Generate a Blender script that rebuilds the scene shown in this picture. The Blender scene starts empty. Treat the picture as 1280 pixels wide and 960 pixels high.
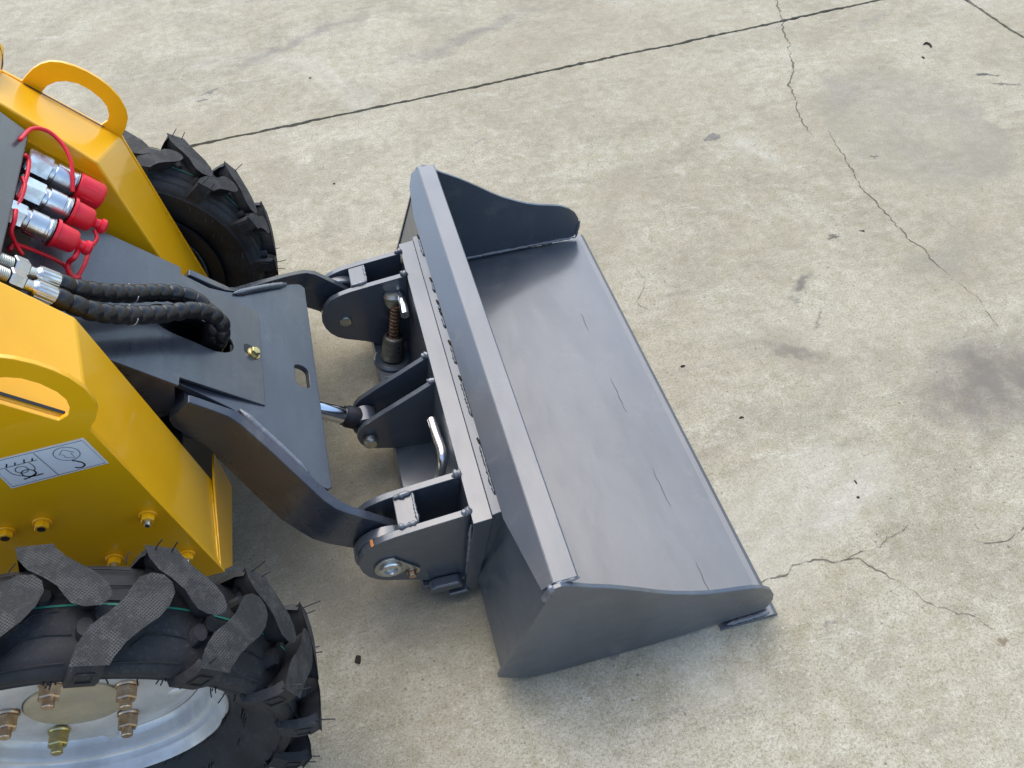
import bpy, bmesh, math, random
from mathutils import Vector, Matrix, noise
R = math.radians
random.seed(7)
scene = bpy.context.scene
COL = scene.collection

# ---------------------------------------------------------------- camera
cam_d = bpy.data.cameras.new("camera")
cam_d.sensor_width = 36.0
cam_d.lens = 28.167
cam_d.clip_start = 0.02
cam_d.clip_end = 2000
cam = bpy.data.objects.new("camera", cam_d)
COL.objects.link(cam)
cam.matrix_world = Matrix(((0.966199, 0.218976, -0.136040, -0.121767), (-0.254379, 0.724192, -0.640952, -0.528949), (-0.041835, 0.653893, 0.755417, 1.432522), (0.000000, 0.000000, 0.000000, 1.000000)))
scene.camera = cam
scene.render.resolution_x = 1024
scene.render.resolution_y = 768

# ---------------------------------------------------------------- sky and sun
SUN_EL, SUN_AZ = R(62), R(-12)      # azimuth measured from +Y towards +X
world = bpy.data.worlds.new("World")
scene.world = world
world.use_nodes = True
wn = world.node_tree
wn.nodes.clear()
sky = wn.nodes.new("ShaderNodeTexSky")
sky.sky_type = 'NISHITA'
sky.sun_disc = False
sky.sun_elevation = SUN_EL
sky.sun_rotation = SUN_AZ
sky.air_density = 1.0
sky.dust_density = 1.8
sky.ozone_density = 1.0
bg = wn.nodes.new("ShaderNodeBackground")
bg.inputs['Strength'].default_value = 0.15
wo = wn.nodes.new("ShaderNodeOutputWorld")
wn.links.new(sky.outputs[0], bg.inputs[0])
wn.links.new(bg.outputs[0], wo.inputs[0])
sun_d = bpy.data.lights.new("sun", 'SUN')
sun_d.energy = 1.25
sun_d.angle = R(76)
sun_d.color = (1.0, 0.975, 0.89)
sun = bpy.data.objects.new("sun", sun_d)
COL.objects.link(sun)
sd = Vector((math.sin(SUN_AZ) * math.cos(SUN_EL), math.cos(SUN_AZ) * math.cos(SUN_EL), math.sin(SUN_EL)))
sun.rotation_euler = sd.to_track_quat('Z', 'Y').to_euler()
scene.view_settings.view_transform = 'Standard'
scene.view_settings.look = 'None'
scene.view_settings.gamma = 1.0
scene.view_settings.exposure = 1.05
scene.view_settings.use_curve_mapping = False

# ---------------------------------------------------------------- node helpers
class NT:
    def __init__(s, name):
        s.m = bpy.data.materials.new(name)
        s.m.use_nodes = True
        s.t = s.m.node_tree
        s.t.nodes.clear()
        s.out = s.t.nodes.new("ShaderNodeOutputMaterial")
        s.b = s.t.nodes.new("ShaderNodeBsdfPrincipled")
        s.t.links.new(s.b.outputs[0], s.out.inputs[0])
        s.geo = s.t.nodes.new("ShaderNodeNewGeometry")
        s.P = s.geo.outputs['Position']
        s.tc = s.t.nodes.new("ShaderNodeTexCoord")
        s.O = s.tc.outputs['Object']
    def n(s, typ, **kw):
        nd = s.t.nodes.new(typ)
        for k, v in kw.items():
            setattr(nd, k, v)
        return nd
    def put(s, sock, v):
        if isinstance(v, bpy.types.NodeSocket):
            s.t.links.new(v, sock)
        elif v is not None:
            sock.default_value = v
    def math(s, op, a, b=None, c=None, clamp=False):
        nd = s.n("ShaderNodeMath", operation=op, use_clamp=clamp)
        s.put(nd.inputs[0], a)
        if b is not None: s.put(nd.inputs[1], b)
        if c is not None: s.put(nd.inputs[2], c)
        return nd.outputs[0]
    def vmath(s, op, a, b):
        nd = s.n("ShaderNodeVectorMath", operation=op)
        s.put(nd.inputs[0], a); s.put(nd.inputs[1], b)
        return nd.outputs[0]
    def mapping(s, vec, loc=(0, 0, 0), rot=(0, 0, 0), scale=(1, 1, 1), typ='POINT'):
        nd = s.n("ShaderNodeMapping", vector_type=typ)
        s.put(nd.inputs['Vector'], vec)
        nd.inputs['Location'].default_value = loc
        nd.inputs['Rotation'].default_value = rot
        nd.inputs['Scale'].default_value = scale
        return nd.outputs[0]
    def noise(s, vec, scale, detail=4, rough=0.55, dist=0.0, col=False):
        nd = s.n("ShaderNodeTexNoise")
        s.put(nd.inputs['Vector'], vec)
        nd.inputs['Scale'].default_value = scale
        nd.inputs['Detail'].default_value = detail
        nd.inputs['Roughness'].default_value = rough
        nd.inputs['Distortion'].default_value = dist
        return nd.outputs['Color' if col else 'Fac']
    def voro(s, vec, scale, feature='F1', rnd=1.0, out='Distance'):
        nd = s.n("ShaderNodeTexVoronoi", feature=feature)
        s.put(nd.inputs['Vector'], vec)
        nd.inputs['Scale'].default_value = scale
        nd.inputs['Randomness'].default_value = rnd
        return nd.outputs[out]
    def ramp(s, v, a, b, lo=0.0, hi=1.0, smooth=True):
        nd = s.n("ShaderNodeMapRange", interpolation_type='SMOOTHSTEP' if smooth else 'LINEAR')
        s.put(nd.inputs['Value'], v)
        nd.inputs['From Min'].default_value = a
        nd.inputs['From Max'].default_value = b
        nd.inputs['To Min'].default_value = lo
        nd.inputs['To Max'].default_value = hi
        return nd.outputs[0]
    def mix(s, f, a, b, mode='MIX'):
        nd = s.n("ShaderNodeMix", data_type='RGBA', blend_type=mode)
        s.put(nd.inputs[0], f)
        s.put(nd.inputs[6], a if isinstance(a, bpy.types.NodeSocket) else (*a, 1))
        s.put(nd.inputs[7], b if isinstance(b, bpy.types.NodeSocket) else (*b, 1))
        return nd.outputs[2]
    def bump(s, h, strength=0.3, dist=0.002, normal=None):
        nd = s.n("ShaderNodeBump")
        nd.inputs['Strength'].default_value = strength
        nd.inputs['Distance'].default_value = dist
        s.put(nd.inputs['Height'], h)
        if normal is not None: s.put(nd.inputs['Normal'], normal)
        s.t.links.new(nd.outputs[0], s.b.inputs['Normal'])
        return nd.outputs[0]
    def set(s, **kw):
        for k, v in kw.items():
            key = {'color': 'Base Color', 'rough': 'Roughness', 'metal': 'Metallic', 'coat': 'Coat Weight',
                   'coat_rough': 'Coat Roughness', 'ior': 'IOR', 'spec': 'Specular IOR Level', 'coat_ior': 'Coat IOR'}[k]
            if k == 'color' and not isinstance(v, bpy.types.NodeSocket): v = (*v, 1)
            s.put(s.b.inputs[key], v)

# ---------------------------------------------------------------- materials
def mat_concrete():
    s = NT("concrete")
    P = s.P
    big = s.noise(P, 1.1, 5, 0.6, 0.4)
    mid = s.noise(P, 5.0, 6, 0.62, 0.3)
    fine = s.noise(P, 190, 5, 0.8)
    vfine = s.noise(P, 520, 3, 0.8)
    base = s.mix(s.ramp(big, 0.35, 0.68), (0.375, 0.330, 0.222), (0.500, 0.455, 0.340))
    base = s.mix(s.ramp(mid, 0.46, 0.70, 0, 0.40), base, (0.56, 0.535, 0.43))
    base = s.mix(s.ramp(s.noise(s.mapping(P, loc=(3, 7, 0)), 2.3, 5, 0.6, 0.6), 0.50, 0.75, 0, 0.5), base, (0.30, 0.255, 0.17))
    # broad brownish and grey clouds, hard-edged where water dried
    cl = s.noise(s.mapping(P, loc=(8, 3, 0)), 3.4, 8, 0.68, 0.9)
    base = s.mix(s.ramp(cl, 0.48, 0.60, 0, 0.42), base, (0.26, 0.228, 0.16))
    cl2 = s.noise(s.mapping(P, loc=(1, 9, 0), rot=(0, 0, R(-20)), scale=(1, 2.2, 1)), 6.5, 9, 0.72, 1.2)
    base = s.mix(s.ramp(cl2, 0.55, 0.66, 0, 0.38), base, (0.235, 0.212, 0.16))
    base = s.mix(s.ramp(cl2, 0.44, 0.34, 0, 0.42), base, (0.60, 0.56, 0.46))
    # scuffed streaks running with the wheels
    st = s.noise(s.mapping(P, rot=(0, 0, R(-32)), scale=(1.6, 14, 1)), 1.7, 7, 0.68, 0.5)
    region = s.ramp(s.noise(s.mapping(P, loc=(1.5, 0, 0)), 1.6, 3), 0.36, 0.60)
    sw = s.math('MULTIPLY', s.ramp(st, 0.55, 0.74), region)
    base = s.mix(s.math('MULTIPLY', sw, 0.85), base, (0.24, 0.215, 0.18))
    st2 = s.noise(s.mapping(P, rot=(0, 0, R(40)), scale=(2.0, 30, 1)), 2.2, 7, 0.7, 0.3)
    base = s.mix(s.ramp(st2, 0.60, 0.74, 0, 0.6), base, (0.62, 0.59, 0.52))
    # rubbed pale scratches
    sc = s.noise(s.mapping(P, rot=(0, 0, R(75)), scale=(3.0, 55, 1)), 3.0, 5, 0.75, 0.5)
    base = s.mix(s.ramp(sc, 0.63, 0.73, 0, 0.7), base, (0.68, 0.65, 0.58))
    # sand grain
    base = s.mix(s.ramp(fine, 0.36, 0.54, 0.85, 0), base, (0.20, 0.170, 0.118))
    base = s.mix(s.ramp(vfine, 0.52, 0.64, 0, 0.55), base, (0.74, 0.69, 0.58))
    base = s.mix(s.ramp(s.noise(s.mapping(P, loc=(9, 2, 0)), 430, 3, 0.8), 0.55, 0.65, 0, 0.60), base, (0.14, 0.115, 0.08))
    pit = s.voro(P, 46, rnd=1.0)
    pitm = s.math('MULTIPLY', s.ramp(pit, 0.05, 0.16, 1, 0), s.ramp(s.noise(P, 9, 2), 0.52, 0.62))
    base = s.mix(s.math('MULTIPLY', pitm, 0.7), base, (0.10, 0.085, 0.065))
    agg = s.voro(s.mapping(P, loc=(4, 4, 0)), 95, rnd=1.0)
    base = s.mix(s.ramp(agg, 0.08, 0.20, 0.45, 0), base, (0.66, 0.62, 0.53))
    allf = s.noise(s.mapping(P, loc=(6, 6, 1)), 30, 10, 0.80, 0.4)
    k = s.ramp(allf, 0.30, 0.70, 0.66, 1.08, False)
    cb = s.n("ShaderNodeCombineColor")
    s.put(cb.inputs[0], k); s.put(cb.inputs[1], k); s.put(cb.inputs[2], s.math('SUBTRACT', k, s.ramp(allf, 0.55, 0.38, 0, 0.06)))
    base = s.mix(1.0, base, cb.outputs[0], 'MULTIPLY')
    al2 = s.noise(s.mapping(P, loc=(3, 1, 4), rot=(0, 0, R(35)), scale=(1, 2.5, 1)), 7, 12, 0.80, 0.8)
    base = s.mix(s.ramp(al2, 0.55, 0.74, 0, 0.20), base, (0.62, 0.585, 0.50))
    base = s.mix(s.ramp(al2, 0.47, 0.28, 0, 0.28), base, (0.25, 0.215, 0.155))
    for rot_, sc_, lo_, str_, col_, off_ in ((R(52), (2.5, 75, 1), .625, .55, (0.66, 0.63, 0.54), 0.0), (R(-38), (2.0, 60, 1), .640, .50, (0.68, 0.65, 0.56), 5.0),
                                             (R(-30), (1.4, 34, 1), .600, .55, (0.22, 0.20, 0.165), 9.0), (R(12), (1.8, 50, 1), .650, .45, (0.64, 0.61, 0.53), 13.0)):
        ln = s.noise(s.mapping(P, loc=(off_, off_, 0), rot=(0, 0, rot_), scale=sc_), 2.6, 6, 0.7, 0.35)
        rg_ = s.ramp(s.noise(s.mapping(P, loc=(off_ + 3, 2, 0)), 1.7, 4, 0.6), 0.46, 0.60)
        base = s.mix(s.math('MULTIPLY', s.math('MULTIPLY', s.ramp(ln, lo_, lo_ + .07), rg_), str_), base, col_)
    bl = s.noise(s.mapping(P, loc=(7, 1, 5)), 1.25, 6, 0.62, 0.7)
    base = s.mix(s.ramp(bl, 0.44, 0.62, 0, 0.30), base, (0.275, 0.235, 0.155))
    base = s.mix(s.ramp(bl, 0.42, 0.30, 0, 0.28), base, (0.54, 0.515, 0.45))
    spk = s.math('MULTIPLY', s.ramp(s.voro(s.mapping(P, loc=(2, 5, 0)), 34), 0.05, 0.11, 1, 0), s.ramp(s.noise(P, 5, 3), 0.50, 0.62))
    base = s.mix(s.math('MULTIPLY', spk, 0.75), base, (0.10, 0.085, 0.065))
    # individual stains, last the machine's painted ground shade; ellipses with uneven rims
    wob = s.vmath('MULTIPLY', s.vmath('SUBTRACT', s.noise(P, 7, 5, 0.65, col=True), (0.5, 0.5, 0.5)), (0.22, 0.22, 0.0))
    wob2 = s.vmath('MULTIPLY', s.vmath('SUBTRACT', s.noise(P, 40, 4, 0.7, col=True), (0.5, 0.5, 0.5)), (0.05, 0.05, 0.0))
    Pw = s.vmath('ADD', P, wob)
    Pw2 = s.vmath('ADD', P, wob2)
    def stain_or_shade(x, y, ax, ay, rot, strength, col, soft=0.5, wide=True, ring=False):
        nonlocal base
        v = s.vmath('SUBTRACT', Pw if wide else Pw2, (x, y, 0))
        v = s.vmath('MULTIPLY', v, (1, 1, 0))
        v = s.mapping(v, rot=(0, 0, -R(rot)), scale=(1, 1, 1))
        v = s.vmath('MULTIPLY', v, (1 / ax, 1 / ay, 0))
        nd = s.n("ShaderNodeVectorMath", operation='LENGTH')
        s.put(nd.inputs[0], v)
        m = s.ramp(nd.outputs['Value'], 1.0 - soft, 1.0, 1, 0)
        if ring:
            m = s.math('MULTIPLY', m, s.ramp(nd.outputs['Value'], 0.2, 0.95, 0.35, 1))
        m = s.math('MULTIPLY', m, s.ramp(s.noise(P, 26 if not wide else 12, 5, 0.7), 0.30, 0.62, 0.45, 1.0))
        base = s.mix(s.math('MULTIPLY', m, strength), base, col)
    G = (0.17, 0.155, 0.135)
    stain_or_shade(1.62, 1.38, 0.28, 0.38, -8, 0.45, (0.225, 0.205, 0.160), 0.16, True, True)
    stain_or_shade(1.68, 1.30, 0.21, 0.29, -8, 0.50, (0.215, 0.195, 0.155), 0.45, True, True)
    stain_or_shade(1.56, 1.60, 0.20, 0.10, -30, 0.20, G, 0.6)
    stain_or_shade(1.19, 0.37, 0.27, 0.18, 15, 0.85, (0.15, 0.128, 0.105), 0.7)
    stain_or_shade(1.36, 0.78, 0.16, 0.10, 20, 0.40, G, 0.8)
    stain_or_shade(1.006, 1.501, 0.035, 0.022, 10, 0.9, (0.13, 0.12, 0.11), 0.35, False)
    stain_or_shade(0.903, 1.45, 0.013, 0.009, 10, 0.7, G, 0.4, False)
    stain_or_shade(1.117, 0.947, 0.022, 0.012, 0, 0.95, (0.07, 0.062, 0.05), 0.5, False)
    stain_or_shade(1.20, 0.945, 0.008, 0.006, 0, 0.9, (0.05, 0.045, 0.04), 0.5, False)
    stain_or_shade(0.93, 0.79, 0.075, 0.030, 35, 0.9, (0.13, 0.115, 0.095), 0.8)
    stain_or_shade(0.92, 0.67, 0.06, 0.006, 48, 0.7, (0.14, 0.12, 0.10), 0.6, False)
    stain_or_shade(0.82, 0.58, 0.11, 0.040, -35, 0.8, (0.16, 0.14, 0.11), 0.9)
    stain_or_shade(-0.55, 2.33, 0.05, 0.012, 25, 0.85, (0.12, 0.11, 0.10), 0.6, False)
    stain_or_shade(-0.57, 2.28, 0.03, 0.010, 10, 0.85, (0.12, 0.11, 0.10), 0.6, False)
    stain_or_shade(2.03, 1.56, 0.05, 0.010, -25, 0.95, (0.06, 0.055, 0.05), 0.5, False)
    stain_or_shade(2.05, 1.49, 0.06, 0.009, -25, 0.95, (0.06, 0.055, 0.05), 0.5, False)
    stain_or_shade(1.42, 1.25, 0.018, 0.006, -10, 0.8, (0.08, 0.07, 0.06), 0.5, False)
    stain_or_shade(0.30, 1.72, 0.05, 0.008, 30, 0.6, G, 0.5, False)
    stain_or_shade(0.46, 2.45, 0.5, 0.06, 22, 0.6, G, 0.9)
    stain_or_shade(-0.2, 2.62, 0.45, 0.05, 28, 0.6, G, 0.9)
    stain_or_shade(1.90, 2.05, 0.12, 0.03, 20, 0.5, G, 0.8)
    stain_or_shade(0.83, -0.16, 0.018, 0.008, 20, 0.75, (0.15, 0.10, 0.06), 0.6, False)
    stain_or_shade(0.15, 0.0, 0.010, 0.006, 0, 0.8, G, 0.5, False)
    stain_or_shade(0.55, -0.05, 0.014, 0.008, 0, 0.8, G, 0.5, False)
    stain_or_shade(0.0, 0.35, 0.75, 0.5, 10, 0.35, (0.24, 0.205, 0.15), 0.8)  # broad shade under bucket and arms, painted into the concrete colour
    stain_or_shade(-0.25, 0.30, 0.25, 0.3, 10, 0.35, (0.19, 0.165, 0.13), 0.9)  # deeper painted shade below the near arm
    s.set(color=base, rough=s.ramp(mid, 0.3, 0.7, 0.78, 0.92), spec=0.35)
    h = s.math('ADD', s.math('MULTIPLY', fine, 0.6), s.math('MULTIPLY', vfine, 0.5))
    h = s.math('SUBTRACT', h, s.math('MULTIPLY', pitm, 1.2))
    h = s.math('ADD', h, s.math('MULTIPLY', mid, 0.8))
    s.bump(h, 0.45, 0.0012)
    return s.m

def mat_joint():
    s = NT("joint_dirt")
    f = s.noise(s.P, 120, 5, 0.7)
    s.set(color=s.mix(f, (0.015, 0.012, 0.009), (0.12, 0.09, 0.06)), rough=0.95)
    s.bump(f, 0.8, 0.003)
    return s.m

def mat_crack():
    s = NT("crack_dirt")
    f = s.noise(s.P, 90, 5, 0.7)
    s.set(color=s.mix(f, (0.06, 0.05, 0.036), (0.19, 0.16, 0.12)), rough=0.95)
    tr = s.n("ShaderNodeBsdfTransparent")
    mx = s.n("ShaderNodeMixShader")
    s.t.links.new(s.ramp(s.noise(s.P, 38, 4, 0.6), 0.36, 0.54, 0.15, 0.9), mx.inputs[0])
    s.t.links.new(tr.outputs[0], mx.inputs[1])
    s.t.links.new(s.b.outputs[0], mx.inputs[2])
    s.t.links.new(mx.outputs[0], s.out.inputs[0])
    return s.m

def mat_grey(name="grey_paint", a=(0.043, 0.053, 0.067), b=(0.055, 0.067, 0.083), rough=0.36, coat=0.65, runs=1.0):
    s = NT(name)
    P = s.P
    run = s.noise(s.mapping(P, scale=(3.0, 1.0, 5.0)), 6, 4, 0.6, 0.3)
    patch = s.noise(P, 3.2, 4, 0.6, 0.4)
    fine = s.noise(P, 420, 2, 0.6)
    peel = s.noise(P, 85, 2, 0.5)
    col = s.mix(s.ramp(patch, 0.3, 0.7), a, b)
    # rubbed specks down to primer, thin scratches and rust coloured pricks
    sp = s.math('MULTIPLY', s.ramp(s.noise(P, 190, 3, 0.6), 0.72, 0.80), s.ramp(s.noise(P, 8, 3), 0.52, 0.66))
    col = s.mix(s.math('MULTIPLY', sp, 0.7), col, (0.30, 0.31, 0.33))
    rp = s.math('MULTIPLY', s.ramp(s.noise(s.mapping(P, loc=(5, 1, 2)), 130, 3, 0.6), 0.74, 0.80), s.ramp(s.noise(s.mapping(P, loc=(2, 3, 2)), 7, 3), 0.55, 0.66))
    col = s.mix(s.math('MULTIPLY', rp, 0.7), col, (0.20, 0.11, 0.05))
    scr = s.noise(s.mapping(P, rot=(0, 0, R(65)), scale=(2, 60, 20)), 3, 5, 0.7, 0.4)
    col = s.mix(s.ramp(scr, 0.70, 0.76, 0, 0.25), col, (0.22, 0.23, 0.25))
    dust = s.math('MULTIPLY', s.ramp(s.noise(P, 11, 6, 0.7, 0.5), 0.52, 0.78), 0.16)
    col = s.mix(dust, col, (0.33, 0.31, 0.27))
    rg = s.math('ADD', s.ramp(run, 0.3, 0.7, rough - 0.06, rough + 0.10), s.math('MULTIPLY', dust, 0.9))
    s.set(color=col, rough=rg, ior=1.55, coat=coat, coat_rough=s.ramp(patch, 0.3, 0.7, 0.13, 0.20), coat_ior=1.62 if coat > .5 else 1.5)
    h = s.math('ADD', s.math('MULTIPLY', run, 0.9 * runs), s.math('MULTIPLY', peel, 0.10))
    h = s.math('ADD', h, s.math('MULTIPLY', fine, 0.02))
    nrm = s.bump(h, 0.13, 0.004)
    s.put(s.b.inputs['Coat Normal'], nrm)
    return s.m

def mat_yellow():
    s = NT("yellow_paint")
    P = s.P
    patch = s.noise(P, 4, 4, 0.6)
    peel = s.noise(P, 110, 2, 0.5)
    wave = s.noise(P, 9, 3, 0.5)
    col = s.mix(s.ramp(patch, 0.3, 0.7), (0.87, 0.425, 0.002), (0.94, 0.485, 0.004))
    dirt = s.math('MULTIPLY', s.ramp(s.noise(P, 60, 5, 0.75), 0.64, 0.80), s.ramp(s.noise(P, 6, 3), 0.45, 0.65))
    col = s.mix(s.math('MULTIPLY', dirt, 0.45), col, (0.25, 0.13, 0.02))
    sp = s.ramp(s.voro(P, 55), 0.03, 0.07, 1, 0)
    sp = s.math('MULTIPLY', sp, s.ramp(s.noise(P, 14, 2), 0.58, 0.66))
    col = s.mix(s.math('MULTIPLY', sp, 0.6), col, (0.12, 0.07, 0.02))
    s.set(color=col, rough=0.34, coat=0.7, coat_rough=s.ramp(patch, 0.3, 0.7, 0.05, 0.14), coat_ior=1.5, spec=0.35)
    nrm = s.bump(s.math('ADD', s.math('MULTIPLY', wave, 1.0), s.math('MULTIPLY', peel, 0.07)), 0.16, 0.004)
    s.put(s.b.inputs['Coat Normal'], nrm)
    return s.m

def mat_rubber(name, mesh_print):
    s = NT(name)
    P, O = s.P, s.O
    n1 = s.noise(P, 14, 5, 0.65)
    n2 = s.noise(P, 170, 4, 0.7)
    col = s.mix(s.ramp(n1, 0.3, 0.7), (0.016, 0.016, 0.017), (0.036, 0.036, 0.037))
    dust = s.math('MULTIPLY', s.ramp(n2, 0.50, 0.75), s.ramp(n1, 0.40, 0.62))
    if mesh_print:
        w = []
        for ang in (R(38), R(-52)):
            wv = s.n("ShaderNodeTexWave", wave_type='BANDS', bands_direction='X', wave_profile='SIN')
            s.put(wv.inputs['Vector'], s.mapping(O, rot=(0, 0, ang)))
            wv.inputs['Scale'].default_value = 105
            wv.inputs['Distortion'].default_value = 0.35
            w.append(wv.outputs['Fac'])
        grid = s.math('MAXIMUM', w[0], w[1])
        worn = s.ramp(s.noise(P, 30, 5, 0.7), 0.30, 0.62, 0.25, 1.0)
        grid = s.math('MULTIPLY', grid, worn)
        col = s.mix(s.ramp(grid, 0.5, 1.0, 0.0, 0.55), (0.030, 0.030, 0.029), (0.120, 0.116, 0.108))
        col = s.mix(s.math('MULTIPLY', dust, 0.30), col, (0.22, 0.20, 0.17))
        chip = s.math('MULTIPLY', s.ramp(s.noise(P, 120, 4, 0.75), 0.70, 0.76), s.ramp(s.noise(P, 22, 2), 0.55, 0.65))
        col = s.mix(s.math('MULTIPLY', chip, 0.9), col, (0.55, 0.47, 0.36))
        s.set(color=col, rough=0.8, spec=0.35)
        s.bump(s.math('ADD', s.math('MULTIPLY', grid, 0.7), n2), 0.7, 0.0016)
    else:
        col = s.mix(s.math('MULTIPLY', dust, 0.40), col, (0.13, 0.12, 0.105))
        col = s.mix(s.ramp(s.noise(P, 260, 4, 0.8), 0.62, 0.72, 0, 0.4), col, (0.16, 0.15, 0.13))
        s.set(color=col, rough=s.ramp(n1, 0.3, 0.7, 0.50, 0.72), spec=0.28)
        s.bump(s.math('ADD', n1, s.math('MULTIPLY', n2, 0.25)), 0.35, 0.002)
    return s.m

def mat_metal(name, col, rough=0.25, col2=None, scale=60, metal=1.0, bump=0.1):
    s = NT(name)
    f = s.noise(s.P, scale, 5, 0.65)
    s.set(color=s.mix(s.ramp(f, 0.35, 0.7), col, col2 or tuple(c * 0.75 for c in col)),
          rough=s.ramp(f, 0.3, 0.7, rough * 0.8, rough * 1.5), metal=metal)
    s.bump(f, bump, 0.001)
    return s.m

def mat_plain(name, col, rough=0.5, var=0.15, coat=0.0, scale=40, bump=0.1):
    s = NT(name)
    f = s.noise(s.P, scale, 4, 0.6)
    s.set(color=s.mix(f, tuple(c * (1 - var) for c in col), tuple(min(1, c * (1 + var)) for c in col)),
          rough=rough, coat=coat)
    s.bump(f, bump, 0.001)
    return s.m

M = dict(
    concrete=mat_concrete(), joint=mat_joint(), crack=mat_crack(),
    grey=mat_grey(),
    greyd=mat_grey("grey_paint_boom", (0.027, 0.032, 0.043), (0.041, 0.047, 0.060), 0.30, 0.45, 0.7),  # base darkened to stand in for dark surroundings mirrored in the deck
    weld=mat_grey("grey_paint_weld", (0.06, 0.068, 0.080), (0.15, 0.16, 0.175), 0.3, 0.9, 0.3),
    yellow=mat_yellow(),
    rubber=mat_rubber("rubber", False), tread=mat_rubber("tread_rubber", True),
    rim=mat_metal("silver_rim_paint", (0.66, 0.635, 0.60), 0.34, (0.50, 0.485, 0.46), 18, 0.35, 0.12),
    hub=mat_metal("hub_cap_varnish", (0.55, 0.47, 0.33), 0.38, (0.44, 0.37, 0.25), 30, 0.5),
    copper=mat_metal("copper_zinc", (0.62, 0.47, 0.33), 0.27, (0.44, 0.31, 0.20), 90),
    gold=mat_metal("yellow_zinc", (0.62, 0.52, 0.22), 0.28, (0.50, 0.42, 0.25), 90),
    zinc=mat_metal("bright_zinc", (0.74, 0.75, 0.74), 0.26, (0.55, 0.56, 0.56), 45, 1.0, 0.02),
    chrome=mat_metal("chrome", (0.86, 0.87, 0.88), 0.08, (0.78, 0.79, 0.80), 30, 1.0, 0.02),
    dullzinc=mat_metal("dull_zinc", (0.52, 0.53, 0.48), 0.34, (0.40, 0.41, 0.38), 80),
    steel=mat_metal("bare_steel", (0.22, 0.22, 0.21), 0.40, (0.14, 0.14, 0.13), 80),
    rust=mat_metal("rusty_thread", (0.15, 0.085, 0.045), 0.55, (0.08, 0.045, 0.028), 150, 0.4, 0.5),
    red=mat_plain("red_rubber", (0.78, 0.010, 0.028), 0.42, 0.12, 0.15),
    hose=mat_plain("black_hose_wrap", (0.014, 0.014, 0.015), 0.27, 0.35, 0.0, 60, 0.3),
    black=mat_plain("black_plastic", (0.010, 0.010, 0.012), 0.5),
    copperpaint=mat_plain("rust_stain", (0.45, 0.17, 0.05), 0.6, 0.4, 0, 300),
    white=mat_plain("sticker_white", (0.80, 0.79, 0.77), 0.35, 0.03, 0.3, 10, 0.0),
    ink=mat_plain("sticker_ink", (0.012, 0.012, 0.014), 0.4, 0.1),
    green=mat_plain("green_paint_line", (0.02, 0.22, 0.15), 0.6, 0.4, 0.0, 200),
    dirt=mat_plain("dark_dirt", (0.025, 0.018, 0.012), 0.95, 0.5, 0.0, 300, 0.6),
)

# ---------------------------------------------------------------- build helpers
def tag(o, label=None, cat=None, group=None, kind=None):
    if label: o['label'] = label
    if cat: o['category'] = cat
    if group: o['group'] = group
    if kind: o['kind'] = kind
    return o

def wpos(o):
    v = Vector((0, 0, 0))
    while o is not None:
        v += o.location
        o = o.parent
    return v

def empty(name, loc, parent=None):
    o = bpy.data.objects.new(name, None)
    o.empty_display_size = 0.05
    COL.objects.link(o)
    o.location = Vector(loc) - (wpos(parent) if parent else Vector((0, 0, 0)))
    o.parent = parent
    return o

def part(name, bm, mat, parent=None, smooth=False, bevel=0.0, seg=2, origin=None, wn=True):
    """links one bmesh (in world coordinates) as ONE object, its origin at its own centre"""
    bmesh.ops.remove_doubles(bm, verts=bm.verts, dist=1e-5)
    bmesh.ops.recalc_face_normals(bm, faces=bm.faces)
    if origin is None:
        lo = Vector([min(v.co[i] for v in bm.verts) for i in range(3)])
        hi = Vector([max(v.co[i] for v in bm.verts) for i in range(3)])
        c = (lo + hi) / 2
    else:
        c = Vector(origin)
    for v in bm.verts: v.co -= c
    me = bpy.data.meshes.new(name)
    bm.to_mesh(me); bm.free()
    me.materials.append(mat)
    o = bpy.data.objects.new(name, me)
    COL.objects.link(o)
    o.location = c - (wpos(parent) if parent else Vector((0, 0, 0)))
    o.parent = parent
    if smooth:
        for p in me.polygons: p.use_smooth = True
        if smooth is not True:
            me.set_sharp_from_angle(angle=R(smooth))
    if bevel:
        b = o.modifiers.new("bevel", 'BEVEL')
        b.width = bevel; b.segments = seg
        b.limit_method = 'ANGLE'; b.angle_limit = R(28)
        b.harden_normals = True
        for p in me.polygons: p.use_smooth = True
        me.set_sharp_from_angle(angle=R(28))
    return o

def extrude(bm, loops, vec):
    """closed loops (first the outline, the rest holes) extruded along vec"""
    vec = Vector(vec)
    flat = [Vector(p) for lp in loops for p in lp]
    A = [bm.verts.new(p) for p in flat]
    B = [bm.verts.new(p + vec) for p in flat]
    if len(loops) == 1:
        bm.faces.new(A); bm.faces.new(B[::-1])
    else:
        for V in (A, B):
            k = 0
            es = []
            for lp in loops:
                n = len(lp)
                es += [bm.edges.new((V[k + i], V[k + (i + 1) % n])) for i in range(n)]
                k += n
            bmesh.ops.triangle_fill(bm, edges=es, use_beauty=True)
    k = 0
    for lp in loops:
        n = len(lp)
        for i in range(n):
            j = (i + 1) % n
            bm.faces.new([A[k + i], A[k + j], B[k + j], B[k + i]])
        k += n
    return bm

def prism(poly, y0, y1, holes=(), bm=None):
    bm = bm or bmesh.new()
    loops = [[(x, y0, z) for x, z in lp] for lp in (poly, *holes)]
    return extrude(bm, loops, (0, y1 - y0, 0))

def box(bm, c, s, rot=None):
    r = bmesh.ops.create_cube(bm, size=1.0)
    m = Matrix.Translation(c) @ (rot.to_4x4() if rot else Matrix()) @ Matrix.Diagonal((*s, 1))
    bmesh.ops.transform(bm, matrix=m, verts=r['verts'])
    return bm

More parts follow.
